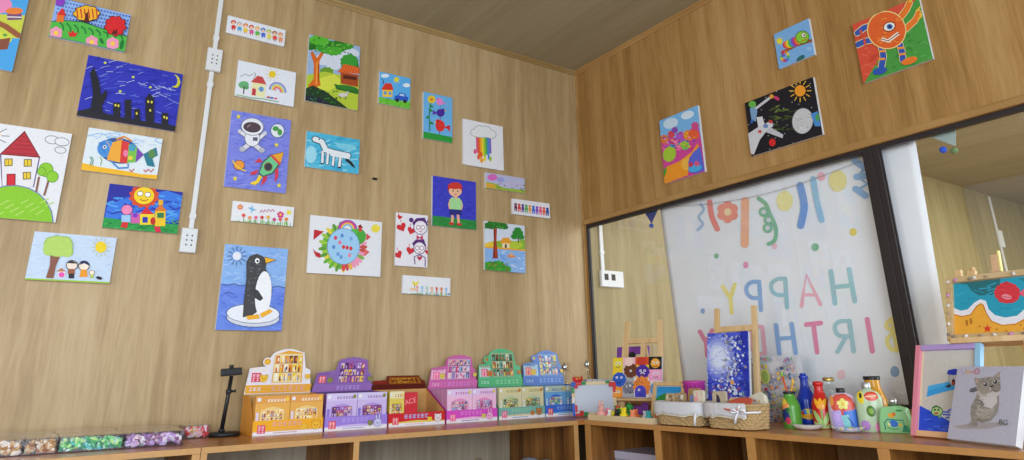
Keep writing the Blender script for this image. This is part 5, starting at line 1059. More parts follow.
# ------------------------------------------------------------------ wicker baskets
M_wick = mat('wicker', 'b89a6c', .75, .22, 90, stretch=(1, 1, 3), bump=.3)
M_liner = mat('white_cotton', 'd2d2d8', .95, .04, 60, bump=.15)
M_lace = mat('cream_lace', 'd8d0bc', .95, .08, 140, bump=.3)
M_rib = mat('white_ribbon', 'eceaf2', .6, .03, 60)
def sq_pt(t, a, b, n=4.2):
    c, s = math.cos(t), math.sin(t); return (math.copysign(abs(c) ** (2 / n), c) * a, math.copysign(abs(s) ** (2 / n), s) * b)
def basket(label, loc, rz, a, b, h_, bow, liner=None):
    e = empty('wicker_basket', loc, (0, 0, R_(rz))); N_ = 192; rows = 8; m = MB(); vs = []; fs = []; K = rows * 6
    for i in range(K + 1):
        z = .004 + (h_ - .004) * i / K; fl = .90 + .10 * i / K; row = int(min(i, K - 1) / 6); ph = (i % 6) / 6
        for k in range(N_):
            x, y = sq_pt(2 * math.pi * k / N_, a * fl, b * fl); st = 56
            d = .0042 * math.sin(math.pi * ph) * (math.sin(math.pi * st * k / N_ * 2 / 2 + math.pi * (row % 2)) * .9 + .35)
            r = math.hypot(x, y); vs.append((x * (1 + d / r), y * (1 + d / r), z))
    for i in range(K):
        for k in range(N_): fs.append((i * N_ + k, i * N_ + (k + 1) % N_, (i + 1) * N_ + (k + 1) % N_, (i + 1) * N_ + k))
    fs.append(list(range(N_ - 1, -1, -1))); m.add(vs, fs, 0, True)
    o = m.build('woven_body', M_wick, e); so = o.modifiers.new('wall', 'SOLIDIFY'); so.thickness = .004; so.offset = -1
    rim = [(*sq_pt(2 * math.pi * k / 72, a, b), h_) for k in range(73)]
    MB().tube(rim, .0055, 8).build('rim', M_wick, e)
    # cloth liner folded over the rim
    n = 96; vs = []; fs = []; prof = [(-.012, h_ - .03), (-.006, h_ + .004), (.002, h_ + .008), (.0075, h_ + .002), (.009, h_ - .018), (.0095, h_ - .036), (.0098, h_ - .044)]
    for i, (d, z) in enumerate(prof):
        for k in range(n + 1):
            t = 2 * math.pi * (liner[0] + (liner[1] - liner[0]) * k / n) if liner else 2 * math.pi * k / n
            x, y = sq_pt(t, a, b); r = math.hypot(x, y); wv = .0014 * math.sin(k * 1.9) * (i / 6); vs.append((x * (1 + (d + wv) / r), y * (1 + (d + wv) / r), z - .004 * math.sin(k * .7) * (i > 3)))
    for i in range(len(prof) - 1):
        for k in range(n): fs.append((i * (n + 1) + k, i * (n + 1) + k + 1, (i + 1) * (n + 1) + k + 1, (i + 1) * (n + 1) + k))
    lo = MB().add(vs, fs, 0, True).build('cloth_liner', M_liner, e); so = lo.modifiers.new('cloth', 'SOLIDIFY'); so.thickness = .0012
    vs2 = [v for v in vs[4 * (n + 1):]]; vs2 = [(v[0] * 1.006, v[1] * 1.006, v[2] - .006) for v in vs2]
    f2 = [f for f in fs if max(f) < 3 * (n + 1)]
    MB().add(vs2, f2, 0, True).build('lace_edge', M_lace, lo)
    if bow:
        bx, bz = bow; y = -b - .013; g = MB()
        for s in (-1, 1):
            g.tube([(bx, y, bz), (bx + s * .018, y - .006, bz + .010), (bx + s * .036, y - .003, bz + .006), (bx + s * .030, y, bz - .004), (bx, y, bz)], [.003, .005, .006, .005, .003], 8)
        g.tube([(bx, y, bz), (bx - .012, y - .003, bz - .02), (bx - .022, y, bz - .042)], [.003, .005, .006], 8); g.tube([(bx, y, bz), (bx + .006, y - .002, bz + .018), (bx + .010, y, bz + .026)], [.003, .004, .004], 8)
        g.ball((bx, y - .003, bz), .006)
        g.tube([(bx, y, bz), (a * .80, -b * .98 - .012, bz - .002), (a + .012, -b * .4, bz - .001)], .004, 8)
        g.build('ribbon_bow', M_rib, e)
    # low filling board so that contents stand high in the basket
    MB().lathe([(.01, h_ * .42), (.85 * min(a, b), h_ * .42), (.85 * min(a, b), h_ * .5), (.01, h_ * .5)], 40, M=Matrix.Diagonal((a / min(a, b), b / min(a, b), 1, 1))).build('padding', M_liner, e)
    return tag(e, label, 'basket', 'wicker baskets with white liners')
B1 = (-.500, -1.208, ZT); B2 = (-.500, -1.492, ZT)
basket('wicker basket with white liner holding dried flower packets, left of its twin', B1, -90, .134, .072, .094, None)
m = MB(); m.tube([(-.578, -1.338, ZT + .066), (-.586, -1.336, ZT + .04), (-.582, -1.328, ZT + .012)], [.003, .005, .006], 8); tag(m.build('ribbon', M_rib), 'short white ribbon end hanging at the right end of the left basket', 'ribbon')
basket('wicker basket with white liner and a ribbon bow on its right front', B2, -92, .128, .072, .096, (.075, .072), (.30, .84))
def packet(label, loc, rz, lean, w_, h_, base, draw, clear=True):
    m = MB(); P = []
    m.plate([(-w_ / 2, 0), (w_ / 2, 0), (w_ / 2 * .96, h_ * .9), (w_ / 2 * .8, h_), (-w_ / 2 * .84, h_ * .98), (-w_ / 2 * .98, h_ * .88)], -.006, .008)
    o = m.build('gift_packet', mat('packet_' + base, base, .5, .1, 40), None, loc, (R_(-lean), 0, R_(rz)))
    A = Art(w_, h_, clip=False); draw(A, w_, h_); A.build('printed_front', o, (-w_ / 2, -.006, 0)); return tag(o, label, 'packet', 'packets in the wicker baskets')
def fl_pk(cols, n, seed):
    def f(A, w_, h_):
        rd = random.Random(seed)
        for i in range(n): A.blob(rd.uniform(.2, .8) * w_, rd.uniform(.35, .85) * h_, w_ * rd.uniform(.10, .2), w_ * rd.uniform(.10, .2), rd.choice(cols), 7, i)
    return f
zf = ZT + .050
packet('beige striped packet at the left end of the left basket', (-.51, -1.125, zf), -88, 12, .05, .085, 'b8a080', fl_pk(['d8c8a8', '8a6a48', 'e4dcc8'], 7, 1))
packet('packet of white dried flowers beside the beige striped packet', (-.50, -1.178, zf), -92, 10, .06, .088, 'a88a60', fl_pk(['f0ece8', 'e8e4dc', 'd8d0c4', '8a7a6a'], 10, 2))
packet('brown kraft packet with a pale blue flower, taller than its neighbours', (-.48, -1.240, zf), -90, 12, .068, .108, 'a88258', fl_pk(['7a9ae0', 'e8e0e0', '8a6440', 'c4a47a'], 8, 3))
packet('cream packet with a pink flower at the right end of the left basket', (-.51, -1.298, zf), -90, 8, .055, .100, 'd8cdb8', fl_pk(['ee9aa0', 'f0b0a8', 'e88a90'], 5, 4))
def win_pk(A, w_, h_):
    A.poly([(w_ * .25, h_ * .1), (w_ * .85, h_ * .1), (w_ * .5, h_ * .8), (w_ * .3, h_ * .9)], '3a3048'); A.poly([(w_ * .4, h_ * .15), (w_ * .7, h_ * .12), (w_ * .48, h_ * .55)], '8a8ab0'); A.line([(w_ * .2, h_ * .05), (w_ * .3, h_ * .95)], w_ * .07, 'c8b494')
packet('dark violet packet with pale edge at the left end of the right basket', (-.515, -1.415, zf), -90, 6, .07, .098, 'b8a890', win_pk)
packet('small bright packet of red and green in the middle of the right basket', (-.50, -1.475, zf), -90, 20, .07, .075, 'c8a8b0', fl_pk(['d83a5a', '5ab04a', 'e8d03a', '8a4ab0', '4a8ad0'], 12, 6))
m = MB(); m.plate([(-.070, .03), (-.05, .062), (0, .086), (.03, .098), (.055, .085), (.066, .05), (.06, 0), (-.055, 0)], -.012, .012)
o = m.build('fabric_pouch', mat('cream_print_fabric', 'd0cab8', .9, .06, 40), None, (-.465, -1.545, zf), (R_(-14), 0, R_(-90)), bevel=.006)
A = Art(.16, .1, clip=False, first=.0012); rd = random.Random(4)
for i in range(16): A.blob(.03 + rd.random() * .1, .015 + rd.random() * .05, .005, .004, rd.choice(['c87a5a', '7a9ab0', 'c8b04a', '9aa07a', 'b06a7a']), 6, i)
A.build('printed_front', o, (-.075, -.012, 0)); tag(o, 'cream patterned fabric pouch lying in the right basket', 'pouch')
m = MB().lathe([(.02, 0), (.055, .006), (.062, .012), (.058, .013), (.02, .004)], 28); tag(m.build('small_dish', mat('orange_red_glaze', 'd8552e', .4), None, (-.535, -1.53, ZT + .090), (0, R_(-22), 0)), 'orange red dish lying on top of the right basket', 'dish')
m = MB().lathe([(.036, 0), (.040, .004), (.050, .172), (.054, .176), (.054, .184), (.049, .186)], 32); o = m.build('pink_pot', mat('magenta_plastic', 'b83a9a', .4, .05, 20), None, (-.34, -1.135, ZT))
for k in range(16):
    t = 2 * math.pi * k / 16; MB().ball((.0495 * math.cos(t), .0495 * math.sin(t), .160), .006, sq=(.6, .6, 1.2), sub=1).build('rim_bead', mat('dark_magenta', '8a2478', .4), o)
tag(o, 'magenta pink pot with beaded rim behind the left basket', 'pot')

# ------------------------------------------------------------------ blue blossom canvas on easel
easel('table easel holding the blue blossom canvas, in front of the banner', (-.232, -1.272, ZT + .005), -84, .108, [.085], .530, [.425], 10, .006, .030)
A = Art(.22, .31, [(95, 110), (237, 100), (232, 310), (92, 335)], first=.0004); A.bg('4a5ad0'); rd = random.Random(17)
scrib(A, 92, 105, 236, 330, 160, ['3a4ac8', '5a6adc', '7a8ae4', '2f3cb8', '8a98e8'], 3, 8, .08)
for k in range(9): q = k / 8; A.ell(134 + 2 * (k % 3), 190 - 2 * (k % 2), (72 - 42 * q) * .82, (72 - 42 * q) * 1.05, '%02x%02x%02x' % (int(96 + 118 * q), int(112 + 110 * q), int(214 + 30 * q)), n=30)
scrib(A, 92, 120, 190, 265, 90, ['8a98e4', 'a8b4ea', 'c8d0f2', 'd8def6'], 9, 3, .08)
A.poly([(215, 100), (240, 98), (236, 180), (232, 315), (222, 250), (226, 170)], '2430a8'); scrib(A, 200, 110, 236, 310, 60, ['1f2a90', '3040b8', '2a38c0'], 6, 5, .2)
for i in range(110):
    t = rd.random(); x = 165 + 65 * rd.random() - (40 * (1 - abs(t - .2)) if t > .6 else 0) - 30 * t * rd.random(); y = 115 + 205 * t; r = rd.uniform(1.4, 4.4); A.blob(x, y, r, r * 1.1, rd.choice(['cfd8f0', 'b4c0e8', 'e0e6f4', '8a94c8', 'a8a4b8', '6a74b0', '9a9098']), 6, i, .4)
for i in range(60): x = 92 + 130 * rd.random(); y = 275 + 55 * rd.random(); r = rd.uniform(2, 6); A.blob(x, y, r, r, rd.choice(['dfe6f4', 'a8b0e0', '8a4a90', '3a48b8', 'c8d0f0', '6a8ab0']), 6, i, .4)
A.ell(186, 265, 7, 7, 'd8a06a')
board('tall blue canvas of white blossom around a pale moon, on an easel', .22, .31, A, (-.279, -1.278, ZT + .097), -84, 10, .016)

# ------------------------------------------------------------------ patterned bag against the glass
o = MB().rbox(-.116, .116, 0, .04, 0, .288, .003).build('patterned_bag', mat('white_bag_paper', 'c8c6cc', .7, .03, 20), None, (-.075, -1.405, ZT), (0, 0, R_(-90)))
A = Art(.232, .288); A.bg('d0ced4'); rd = random.Random(31)
for i in range(46): A.flower(rd.uniform(.01, .22), rd.uniform(.01, .28), rd.uniform(.008, .014), rd.choice(['a8b0d4', 'b8b4c4', 'd8c8b0', 'c4c8d8', 'd0b8c0', 'b4c4b8']), 'e0d8c8', 6)
for i in range(190):
    x, y, r = rd.uniform(.005, .227), rd.uniform(.005, .283), rd.uniform(.003, .010); c = rd.choice(['6a7ab8', 'd8a03a', 'c83a4a', '8a9ad0', 'e0c84a', '9a6ab0', '7ab08a', 'e08a5a', 'a8a8b0', '4a5a90'])
    (A.flower(x, y, r, c, 'f0ead0') if i % 4 == 0 else A.blob(x, y, r * .8, r * .8, c, 6, i, .3) if i % 2 else A.ell(x, y, r * .5, r * .9, c, rd.uniform(0, 180), n=10))
A.ell(.075, .20, .026, .034, 'c8c86a'); A.ell(.075, .20, .020, .027, '9ab05a'); A.build('printed_front', o, (-.116, 0, 0), m=PRINT)
tag(o, 'white paper bag printed with colourful flowers standing against the glass', 'bag')

# ------------------------------------------------------------------ painted bottles
def curve_surf(prof, ysc):          # wraps a flat drawing round the front of a lathe body
    zs = [p[1] for p in prof]; rs = [p[0] for p in prof]
    def f(x, z, off):
        r = float(np.interp(z, zs, rs)); t = max(-1.45, min(1.45, x / max(r, .004))); return ((r + off) * math.sin(t), -(r * ysc + off) * math.cos(t), z)
    return f
def bottle(label, loc, rz, prof, col, draw=None, cap=None, capc='1c1c20', ysc=1, rough=.2, glassy=None, neck=None):
    e = empty('painted_bottle', loc, (0, 0, R_(rz))); pr = smooth_prof(prof)
    b = MB().lathe([(max(r, .001), z) for r, z in pr], 40, ysc=ysc).build('body', glassy or mat('glaze_' + col, col, rough, .06, 40), e)
    if draw:
        A = Art(0, 0, clip=False, first=.0005, step=.00008, maxlen=.006, surf=curve_surf(sorted(pr, key=lambda p: p[1]), ysc)); draw(A); A.build('painted_motif', b, m=GLAZE)
    if cap:
        r, z0, z1 = cap; MB().lathe([(r * .98, z0), (r, z0 + .001), (r, z1 - .001), (r * .94, z1), (r * .8, z1)], 28, ysc=1).build('cap', mat('cap_' + capc, capc, .35, .05, 40, metal=.8 if capc in ('b8babc', 'b89a5a') else 0), e)
    return e
GB = 'bottles on the window side shelf'
def d1(A):
    A.blob(-.022, .085, .016, .02, 'ee9a5a', 7, 1); A.ell(-.028, .105, .012, .012, 'e8d03a'); A.blob(-.024, .05, .017, .026, '2a3a7a', 7, 3); A.ell(-.016, .03, .012, .014, 'c83a5a'); A.ell(-.012, .07, .008, .012, '2a6a3a')
e = bottle('', (-.312, -1.618, ZT), -58, [(.034, 0), (.037, .005), (.0375, .07), (.036, .092), (.025, .118), (.0215, .128), (.022, .140)], '5a9a3a', d1, (.024, .133, .143)); tag(e, 'green painted bottle with black rim holding two brushes', 'bottle', GB)
for k, (dx, dy, c, l) in enumerate(((-.006, .004, 'c8502a', 'orange red paintbrush standing in the green bottle, taller of the two'), (.008, -.004, 'd8a03a', 'amber paintbrush standing in the green bottle, shorter of the two'))):
    tp = [(dx * .3, dy * .3, .02), (dx, dy, .14), (dx * 2.6, dy * 2.6, .205 - .03 * k)]
    o = MB().tube(tp, [.003, .0035, .0045], 10).build('paintbrush', mat('brush_' + c, c, .4), None, (-.312, -1.618, ZT)); MB().ball((dx * 2.75, dy * 2.75, .212 - .03 * k), .008, sq=(.7, .7, 1.7)).build('tip', mat('brush_tip_' + c, ['8aa84a', 'd8b03a'][k], .5), o); tag(o, l, 'paintbrush', 'brushes in the green bottle')
def d2(A):
    A.ell(0, .052, .034, .021, 'e8b84a'); A.ell(0, .046, .034, .014, 'eeb02a'); A.ell(-.012, .06, .014, .009, '3a8ad8'); A.ell(.014, .062, .012, .008, '5ab0e0'); A.ell(.0, .062, .006, .010, 'd8d84a'); A.ell(-.022, .056, .006, .008, 'd83a3a')
e = bottle('', (-.215, -1.632, ZT), -58, [(.036, 0), (.040, .004), (.040, .095), (.036, .118), (.021, .150), (.0165, .172), (.0165, .192), (.0185, .194), (.0185, .203), (.015, .205)], '1c38a8', d2, None); tag(e, 'tall cobalt blue bottle with a yellow eye motif and wire swing stopper', 'bottle', GB)
MB().lathe([(.013, .205), (.014, .209), (.010, .214)], 20).build('stopper', mat('glaze_1c38a8', '1c38a8', .2, .06, 40), e); MB().tube([(.020, 0, .195), (.027, 0, .17), (.024, 0, .15), (.019, 0, .158)], .0014, 6).build('wire_clip', M_sil, e)
def d3(A):
    for s in (-1, 1): A.ell(s * .018, .042, .010, .034, 'a8c87a', s * -28)
    A.line([(0, .02), (0, .085)], .006, '8ab85a')
    for x, a_ in ((-.014, 25), (0, 0), (.014, -25)): A.ell(x, .098, .008, .020, 'f0b02a', -a_ * -1)
    A.ell(0, .088, .018, .012, 'eea02a'); A.poly([(-.04, .0), (.04, .0), (.038, .03), (.01, .012), (-.038, .03)], 'b8d08a')
e = bottle('', (-.262, -1.724, ZT), -60, [(.034, 0), (.037, .004), (.037, .08), (.033, .105), (.021, .135), (.0175, .155), (.0175, .165), (.020, .167), (.020, .178), (.012, .183)], 'c3221f', d3, None, ysc=1); tag(e, 'red bottle painted with a yellow tulip and green leaves', 'bottle', GB)
e = bottle('', (-.15, -1.705, ZT), -60, [(.036, 0), (.040, .004), (.040, .13), (.036, .15), (.021, .165), (.0195, .175), (.0195, .186)], 'c8c8b8', None, (.0225, .180, .196), 'b89a5a', glassy=M_bglass); tag(e, 'clear glass jar with gold lid behind the red bottle', 'bottle', GB)
def wob(P): return P
def d4(A):
    A.blob(0, .095, .048, .040, 'd8584a', 9, 2, .1); A.poly([(-.055, .07), (-.01, .075), (.0, .01), (-.05, .01)], 'b8a8e8'); A.poly([(.0, .07), (.055, .08), (.052, .01), (.005, .012)], '4a7ad8'); A.poly([(-.01, .055), (.018, .06), (.02, .012), (-.004, .012)], '8ad0d8')
    for k in range(5): t = R_(90 + 72 * k); A.ell(.002 + .013 * math.cos(t), .098 + .013 * math.sin(t), .0085, .0085, 'e8e07a')
    A.ell(.002, .098, .005, .005, 'eec03a'); A.ell(-.042, .11, .01, .02, 'eea04a'); A.line([(.012, .05), (.03, .02)], .004, '1f3a90'); A.blob(-.03, .05, .014, .016, 'c8b0f0', 6, 3)
e = bottle('', (-.265, -1.820, ZT), -62, [(.046, 0), (.052, .004), (.054, .03), (.055, .075), (.052, .105), (.040, .128), (.018, .139), (.0135, .143)], 'cfc4d8', d4, (.0165, .140, .157), ysc=.55); tag(e, 'round shouldered painted flask with red top, purple and blue patches and black cap', 'bottle', GB)
def d5(A):
    A.ell(-.028, .125, .014, .026, 'ecd22a', 10); A.ell(-.026, .13, .006, .010, '3a3a3a'); A.ell(.014, .128, .026, .017, 'd84a3a'); A.ell(.014, .128, .017, .009, 'e88a6a'); A.line([(-.008, .126), (.034, .13)], .004, 'f0d0c0'); A.ell(.004, .074, .016, .020, '4a7a2a'); A.ell(.004, .074, .008, .011, '8ab04a'); A.blob(-.024, .022, .018, .018, 'b88ad0', 7, 2); A.blob(.026, .016, .017, .017, 'ee8ac0', 7, 4)
e = bottle('', (-.245, -1.917, ZT), -64, [(.042, 0), (.047, .004), (.048, .10), (.046, .125), (.034, .143), (.016, .152), (.013, .160)], 'b9cfae', d5, (.0165, .156, .178), 'b8babc', ysc=.55); tag(e, 'pale green flat flask painted with fruits and silver cap', 'bottle', GB)
e = bottle('', (-.155, -1.895, ZT), -64, [(.038, 0), (.043, .004), (.043, .10), (.040, .12), (.029, .155), (.0275, .170), (.0275, .190)], 'd99a26', None, (.031, .186, .200)); tag(e, 'amber yellow bottle with wide black cap standing behind the flat flasks', 'bottle', GB)
m = MB(); m.plate([(-.056, 0), (.056, 0), (.053, .05), (.047, .088), (.020, .096), (-.012, .094), (-.040, .090), (-.052, .05)], -.020, .020)
e = empty('painted_bottle', (-.255, -2.013, ZT), (0, 0, R_(-80))); b = m.build('body', mat('glaze_8ccb8c', '8ccb8c', .25, .05, 40), e, bevel=.006)
MB().lathe([(.012, .090), (.012, .102), (.0155, .103), (.0155, .120), (.013, .121)], 24).build('cap', M_sil, e)
A = Art(.112, .1, clip=False, first=.0004); A.poly([(.078, .006), (.106, .006), (.102, .028), (.088, .03)], '2a9a6a'); A.ell(.05, .062, .012, .008, 'e8a83a'); A.ell(.06, .067, .006, .007, 'd87a2a')
A.line([(.022, .012), (.022, .036), (.034, .048), (.088, .046), (.09, .016)], .0035, '1f7a80'); A.ell(.054, .034, .015, .012, '3a7ad8'); A.ell(.076, .03, .006, .005, 'e8c84a'); A.ell(.08, .08, .012, .004, '3a9a5a'); A.line([(.03, .02), (.044, .014), (.07, .016)], .0025, '2a8a6a'); A.ell(.038, .03, .005, .007, 'e8e8a0')
A.build('painted_motif', b, (-.056, -.020, 0), m=GLAZE); tag(e, 'short green flask with silver cap painted with a blue pot, beside the pink frame', 'bottle', GB)
# shell dishes
def shell_dish(label, loc, rz, col, spots):
    m = MB(); vs = []; fs = []; n = 48; prof = [(.10, 0), (.45, .001), (.8, .006), (1.0, .016), (1.03, .019), (.97, .018), (.75, .009), (.4, .005), (.06, .004)]
    for r, z in prof:
        for k in range(n):
            t = 2 * math.pi * k / n; q = 1 + .05 * abs(math.sin(4 * t)) * (r > .7); vs.append((.055 * r * q * math.cos(t), .036 * r * q * math.sin(t), z * (1 + .15 * math.cos(2 * t) * (r > .7))))
    for i in range(len(prof) - 1):
        for k in range(n): fs.append((i * n + k, i * n + (k + 1) % n, (i + 1) * n + (k + 1) % n, (i + 1) * n + k))
    fs.append(list(range(n - 1, -1, -1))); fs.append([(len(prof) - 1) * n + k for k in range(n)])
    o = m.add(vs, fs, 0, True).build('shell_dish', mat('dish_' + col, col, .25, .04, 30), None, loc, (0, 0, R_(rz)))
    if spots:
        rd = random.Random(2); g = MB(); ms = [mat('dish_spot_' + c, c, .3) for c in spots]
        for k in range(22):
            t = 2 * math.pi * k / 22; g.ball((.0545 * math.cos(t), .0355 * math.sin(t), .0165 * (1 + .15 * math.cos(2 * t))), .0048, mi=k % len(ms), sub=2, sq=(1, 1, .7))
        g.build('painted_rim', ms, o)
    return tag(o, label, 'dish', 'shell dishes in front of the bottles')
shell_dish('plain off white shell dish in front of the blue bottle', (-.355, -1.712, ZT), -62, 'd9d3cf', None)
shell_dish('shell dish with colourful spotted rim in front of the round flask', (-.355, -1.880, ZT), -62, 'c8d0dc', ['e8c83a', '7ab0e0', 'e8e4e0', 'e0a8b8', '5a9ac0'])

# ------------------------------------------------------------------ pastel frame, kitten canvas, beach picture
PF = [mat('frame_pink', 'e3899f', .5, .03, 20), mat('frame_sky', '94c4e4', .5, .03, 20), mat('frame_lavender', 'b39ad6', .5, .03, 20), mat('frame_peach', 'e9b78c', .5, .03, 20)]
A = Art(.196, .288, [(70, 65), (292, 62), (275, 415), (62, 400)], first=.0003); A.bg('cbc8c2')
A.poly([(70, 65), (78, 65), (72, 400), (62, 400)], 'ded4b0'); A.poly([(98, 218), (165, 205), (210, 190), (215, 232), (160, 245), (92, 265)], '3aa0e4'); A.poly([(98, 218), (165, 205), (160, 222), (96, 238)], '4ab0ec'); A.poly([(66, 300), (100, 318), (150, 345), (200, 372), (275, 395), (275, 415), (64, 400)], '2a50d8'); scrib(A, 70, 320, 190, 395, 16, ['1f3ec4', '4a6ae4'], 3, 6, .2)
A.ell(198, 188, 20, 32, '8a8a90'); A.ell(196, 190, 15, 24, 'c0c0c4'); A.ell(198, 204, 7, 13, '2a1a1e'); A.ell(198, 208, 4, 7, 'c83a3a'); A.poly([(172, 170), (178, 152), (205, 146), (224, 154), (222, 172), (196, 174)], '2a3ab8'); A.poly([(182, 210), (165, 224), (178, 228), (190, 222)], '3a3a42')
A.oval(134, 324, 20, 17, 'a8cc8a', '2a6a3a', 3); A.ell(126, 318, 4, 4, '20302a'); A.ell(140, 318, 4, 4, '20302a'); A.ell(132, 332, 8, 4, 'c83a3a'); A.line([(116, 310), (130, 302), (150, 312)], 5, '2a6a3a'); A.poly([(138, 338), (150, 342), (145, 356)], '7ab06a')
framed('pastel picture frame with pink, lavender, blue and peach rails left of the kitten canvas', .236, .328, .020, PF, A, (-.388, -2.230, ZT + .006), -99.4, 21.8, .02, 'cbc8c2', True)
A = Art(.249, .244, [(95, 50), (429, 50), (390, 452), (45, 410)], first=.0004); A.bg('c3c3d8')
A.poly([(70, 350), (160, 335), (320, 330), (350, 345), (240, 365), (110, 362)], 'b0a8ae'); A.text('U', 110, 86, 40, 'b89ab8', 3); A.ell(146, 76, 9, 9, 'd8b04a'); A.ell(146, 76, 4, 4, 'c3c3d8'); A.line([(158, 70), (164, 84), (172, 70), (178, 84)], 5, 'd88a8a'); A.ell(192, 74, 15, 16, 'b8849e'); A.ell(192, 74, 8, 9, 'c8b4c8')
A.poly([(160, 160), (188, 152), (196, 172), (172, 180), (154, 176)], '6a6a74')
A.poly([(178, 110), (186, 104), (214, 118), (205, 150), (188, 142)], '9c958f'); A.poly([(182, 115), (190, 110), (206, 122), (196, 136)], 'c8a8a0'); A.poly([(275, 100), (312, 72), (306, 96), (310, 120), (290, 112)], '9c958f'); A.poly([(286, 100), (306, 80), (302, 104)], 'c0a8a0')
A.poly([(196, 180), (185, 210), (165, 245), (160, 290), (168, 320), (164, 345), (196, 350), (200, 322), (220, 334), (268, 322), (298, 280), (306, 240), (304, 200), (290, 175)], 'a09a94')
A.poly([(200, 240), (232, 260), (250, 285), (230, 312), (200, 310), (185, 280)], 'bcb6ae'); A.poly([(212, 200), (292, 190), (296, 232), (270, 262), (232, 250), (205, 225)], 'd8d4d8'); A.poly([(226, 268), (285, 258), (270, 300), (240, 322), (222, 300)], 'b8b0a8')
A.ell(250, 148, 60, 46, 'a39c96', -14); A.ell(240, 178, 44, 24, 'c4bdb6', -10); A.ell(276, 182, 34, 24, 'd4ced0', -12); A.ell(232, 168, 26, 22, 'a8a098'); A.ell(292, 156, 22, 24, '9a928a')
scrib(A, 200, 108, 300, 145, 30, ['86807a', 'b8b0a8', '7a746e'], 4, 3, .12); scrib(A, 168, 215, 220, 330, 34, ['8a847e', 'b8b0a8', '847e78'], 5, 4, .25); scrib(A, 230, 280, 290, 320, 14, ['9c958f', 'c8c0b8'], 9, 3, .2)
for x, y in ((240, 142), (290, 130)): A.ell(x, y, 15, 13, 'd4cec4', -10); A.ell(x, y, 11, 11, '3e3e48', -10); A.ell(x - 3, y - 3, 3.5, 3.5, 'eceef2')
A.poly([(262, 150), (282, 146), (274, 160)], '4a3a40'); A.line([(272, 160), (274, 172), (262, 184)], 3, '4a4448'); A.line([(274, 172), (288, 176), (292, 182)], 3, '4a4448'); A.line([(212, 222), (236, 244), (220, 248)], 5, '6a645e'); A.ell(180, 340, 16, 10, '9c958f'); A.ell(236, 322, 20, 9, '9a928a')
A.text('BG', 308, 344, 38, '5a6a70', 6)
board('white canvas of a grey tabby kitten looking up, in front of the pastel frame', .249, .244, A, (-.482, -2.378, ZT + .009), -113, 24, .025)

FB = wood('driftwood_frame', ['b08e60', 'c4a678', 'd0b48a', 'dcc49e'], (.15, 1, 1), rough=.6)
e = easel('table easel holding the beach picture behind the pastel frame', (-.262, -2.437, ZT + .005), -94, .145, [.311], .575, [.18], 8, .0, .026, None, .080)
A = Art(.33, .198, [(118, 145), (620, 80), (620, 400), (125, 408)], first=.0004); A.bg('2a9cba')
A.poly([(118, 140), (330, 118), (325, 170), (290, 205), (230, 208), (195, 180), (180, 150)], '2a6f78'); A.poly([(415, 118), (620, 80), (620, 200), (560, 160), (440, 130)], '2a7f8a'); scrib(A, 120, 150, 600, 300, 30, ['3aaed0', '2490b0'], 3, 5, .08)
A.poly([(118, 290), (150, 300), (185, 288), (215, 248), (240, 232), (262, 248), (275, 300), (310, 340), (360, 352), (420, 330), (455, 290), (520, 240), (620, 250), (620, 420), (118, 420)], 'eaa83a')
A.poly([(118, 270), (150, 286), (180, 280), (210, 245), (238, 228), (262, 238), (272, 280), (300, 312), (345, 326), (400, 318), (440, 282), (470, 245), (540, 200), (620, 205), (620, 240), (540, 238), (478, 282), (440, 330), (390, 358), (330, 362), (285, 340), (262, 300), (250, 254), (238, 248), (218, 262), (190, 305), (155, 312), (118, 300)], 'e4e4ee')
A.line([(118, 304), (155, 316), (192, 308), (220, 266), (238, 252), (250, 260), (262, 304), (285, 344), (330, 366), (392, 362), (442, 334), (480, 286)], 5, 'c87a2a')
A.blob(362, 196, 60, 56, 'd83a46', 12, 4, .08); A.poly([(418, 196), (448, 168), (462, 190), (452, 216), (430, 214)], 'e8607a'); scrib(A, 322, 160, 400, 230, 22, ['b82438', 'e85a60'], 4, 4, .06); A.ell(358, 218, 24, 14, 'e88a98', 15); A.line([(340, 216), (376, 222)], 3, 'b83a50'); A.poly([(345, 145), (360, 132), (376, 146)], 'c82a3a')
A.star(266, 380, 20, 9, 5, 'd8382a'); A.rline([(176, 338), (178, 358)], 9, 'b0702a'); A.rline([(194, 330), (196, 350)], 9, 'b0702a')
for x, y in ((232, 368), (306, 386), (415, 366), (430, 385), (350, 395)): A.ell(x, y, 4, 4, 'a8682a', n=8)
fp = framed('wide beach picture of blue sea, sand and a red fish in a shell trimmed frame', .370, .240, .021, [FB] * 4, A, (-.288, -2.442, ZT + .322), -93.5, 20, .024, 'd8c8a8')
SH = [('d8cfc8', 'seashell'), ('c88ab8', 'seashell'), ('8a8078', 'pebble'), ('e4dcd4', 'seashell'), ('b09a80', 'pebble')]
rd = random.Random(7)
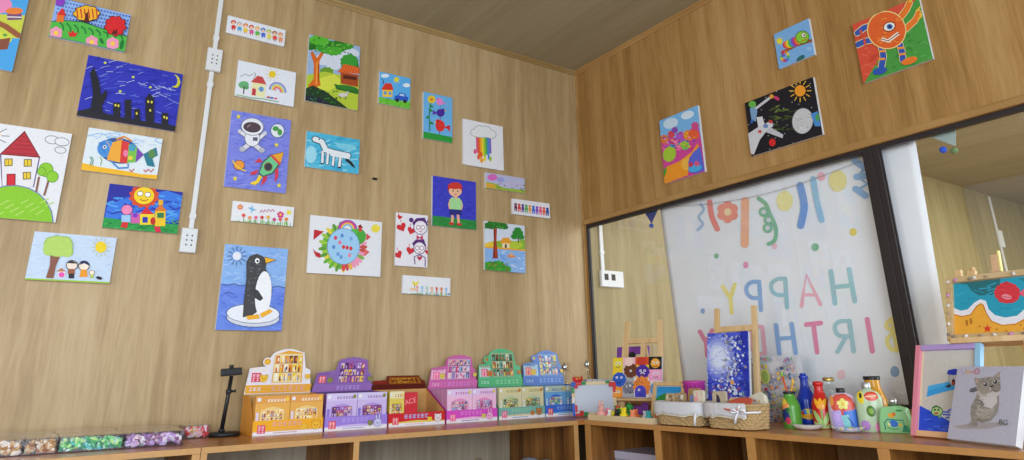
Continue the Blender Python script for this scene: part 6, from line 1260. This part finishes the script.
spots = [(-.178, .222), (-.150, .226), (-.100, .224), (-.086, .228), (-.045, .226), (.04, .226), (.1, .224)] + [(-.177, z) for z in (.02, .06, .10, .13, .17)] + [(x, .012) for x in (-.16, -.12, -.07, -.03, .02, .06)]
for k, (x, z) in enumerate(spots):
    c, nm = SH[k % 5]
    if nm == 'seashell': g = MB().lathe([(.001, 0), (.007, .001), (.008, .004), (.005, .007), (.001, .009)], 14, M=Matrix.Translation((x, .001, z)) @ Matrix.Rotation(R_(90), 4, 'X') @ Matrix.Rotation(k, 4, 'Z') @ Matrix.Diagonal((1, .75, 1, 1)))
    else: g = MB().ball((x, -.004, z), .006, sq=(1.2, .7, .8), sub=2)
    g.build(nm, mat('trim_' + c, c, .5, .1, 80), fp)
g = MB(); g.rbox(-.015, .015, .004, .020, .232, .262, .003); g.ball((.004, .012, .268), .009); g.build('wood_block', PINE, fp, (-.10, 0, .0))
e = at('paint_stirrer', (-.200, -2.432, ZT + .549), -97, 8)
MB().rbox(-.014, .010, .0, .012, 0, .062, .002).build('blade', mat('pale_wood_stick', 'd8b08a', .6), e); MB().rbox(.0105, .017, .0, .012, 0, .075, .002).build('yellow_edge', mat('cream_yellow_paint', 'e8dc8a', .5), e)
tag(e, 'short wooden stick with yellow edge rising above the beach picture easel', 'stick')
A = Art(.13, .274, [(0, 0), (130, 0), (130, 274), (0, 274)], first=.0003); A.bg('d8502a'); A.ell(40, 40, 26, 22, 'e88a3a'); A.ell(85, 60, 24, 20, 'c8382a'); A.ell(20, 80, 16, 12, '3a8a8a')
framed('pine framed red and orange picture at the far right edge', .17, .314, .02, [PINE] * 4, A, (-.345, -2.580, ZT + .004), -97, 5, strut=True)
m = MB().lathe([(.030, 0), (.034, .004), (.036, .05), (.03, .062), (.012, .07), (.012, .08)], 24); o = m.build('pink_jar', mat('pink_glaze', 'c8387a', .3), None, (-.455, -2.535, ZT)); MB().lathe([(.014, .08), (.015, .09), (.012, .092)], 20).build('lid', M_blk, o); tag(o, 'pink glazed jar just right of the kitten canvas', 'jar')
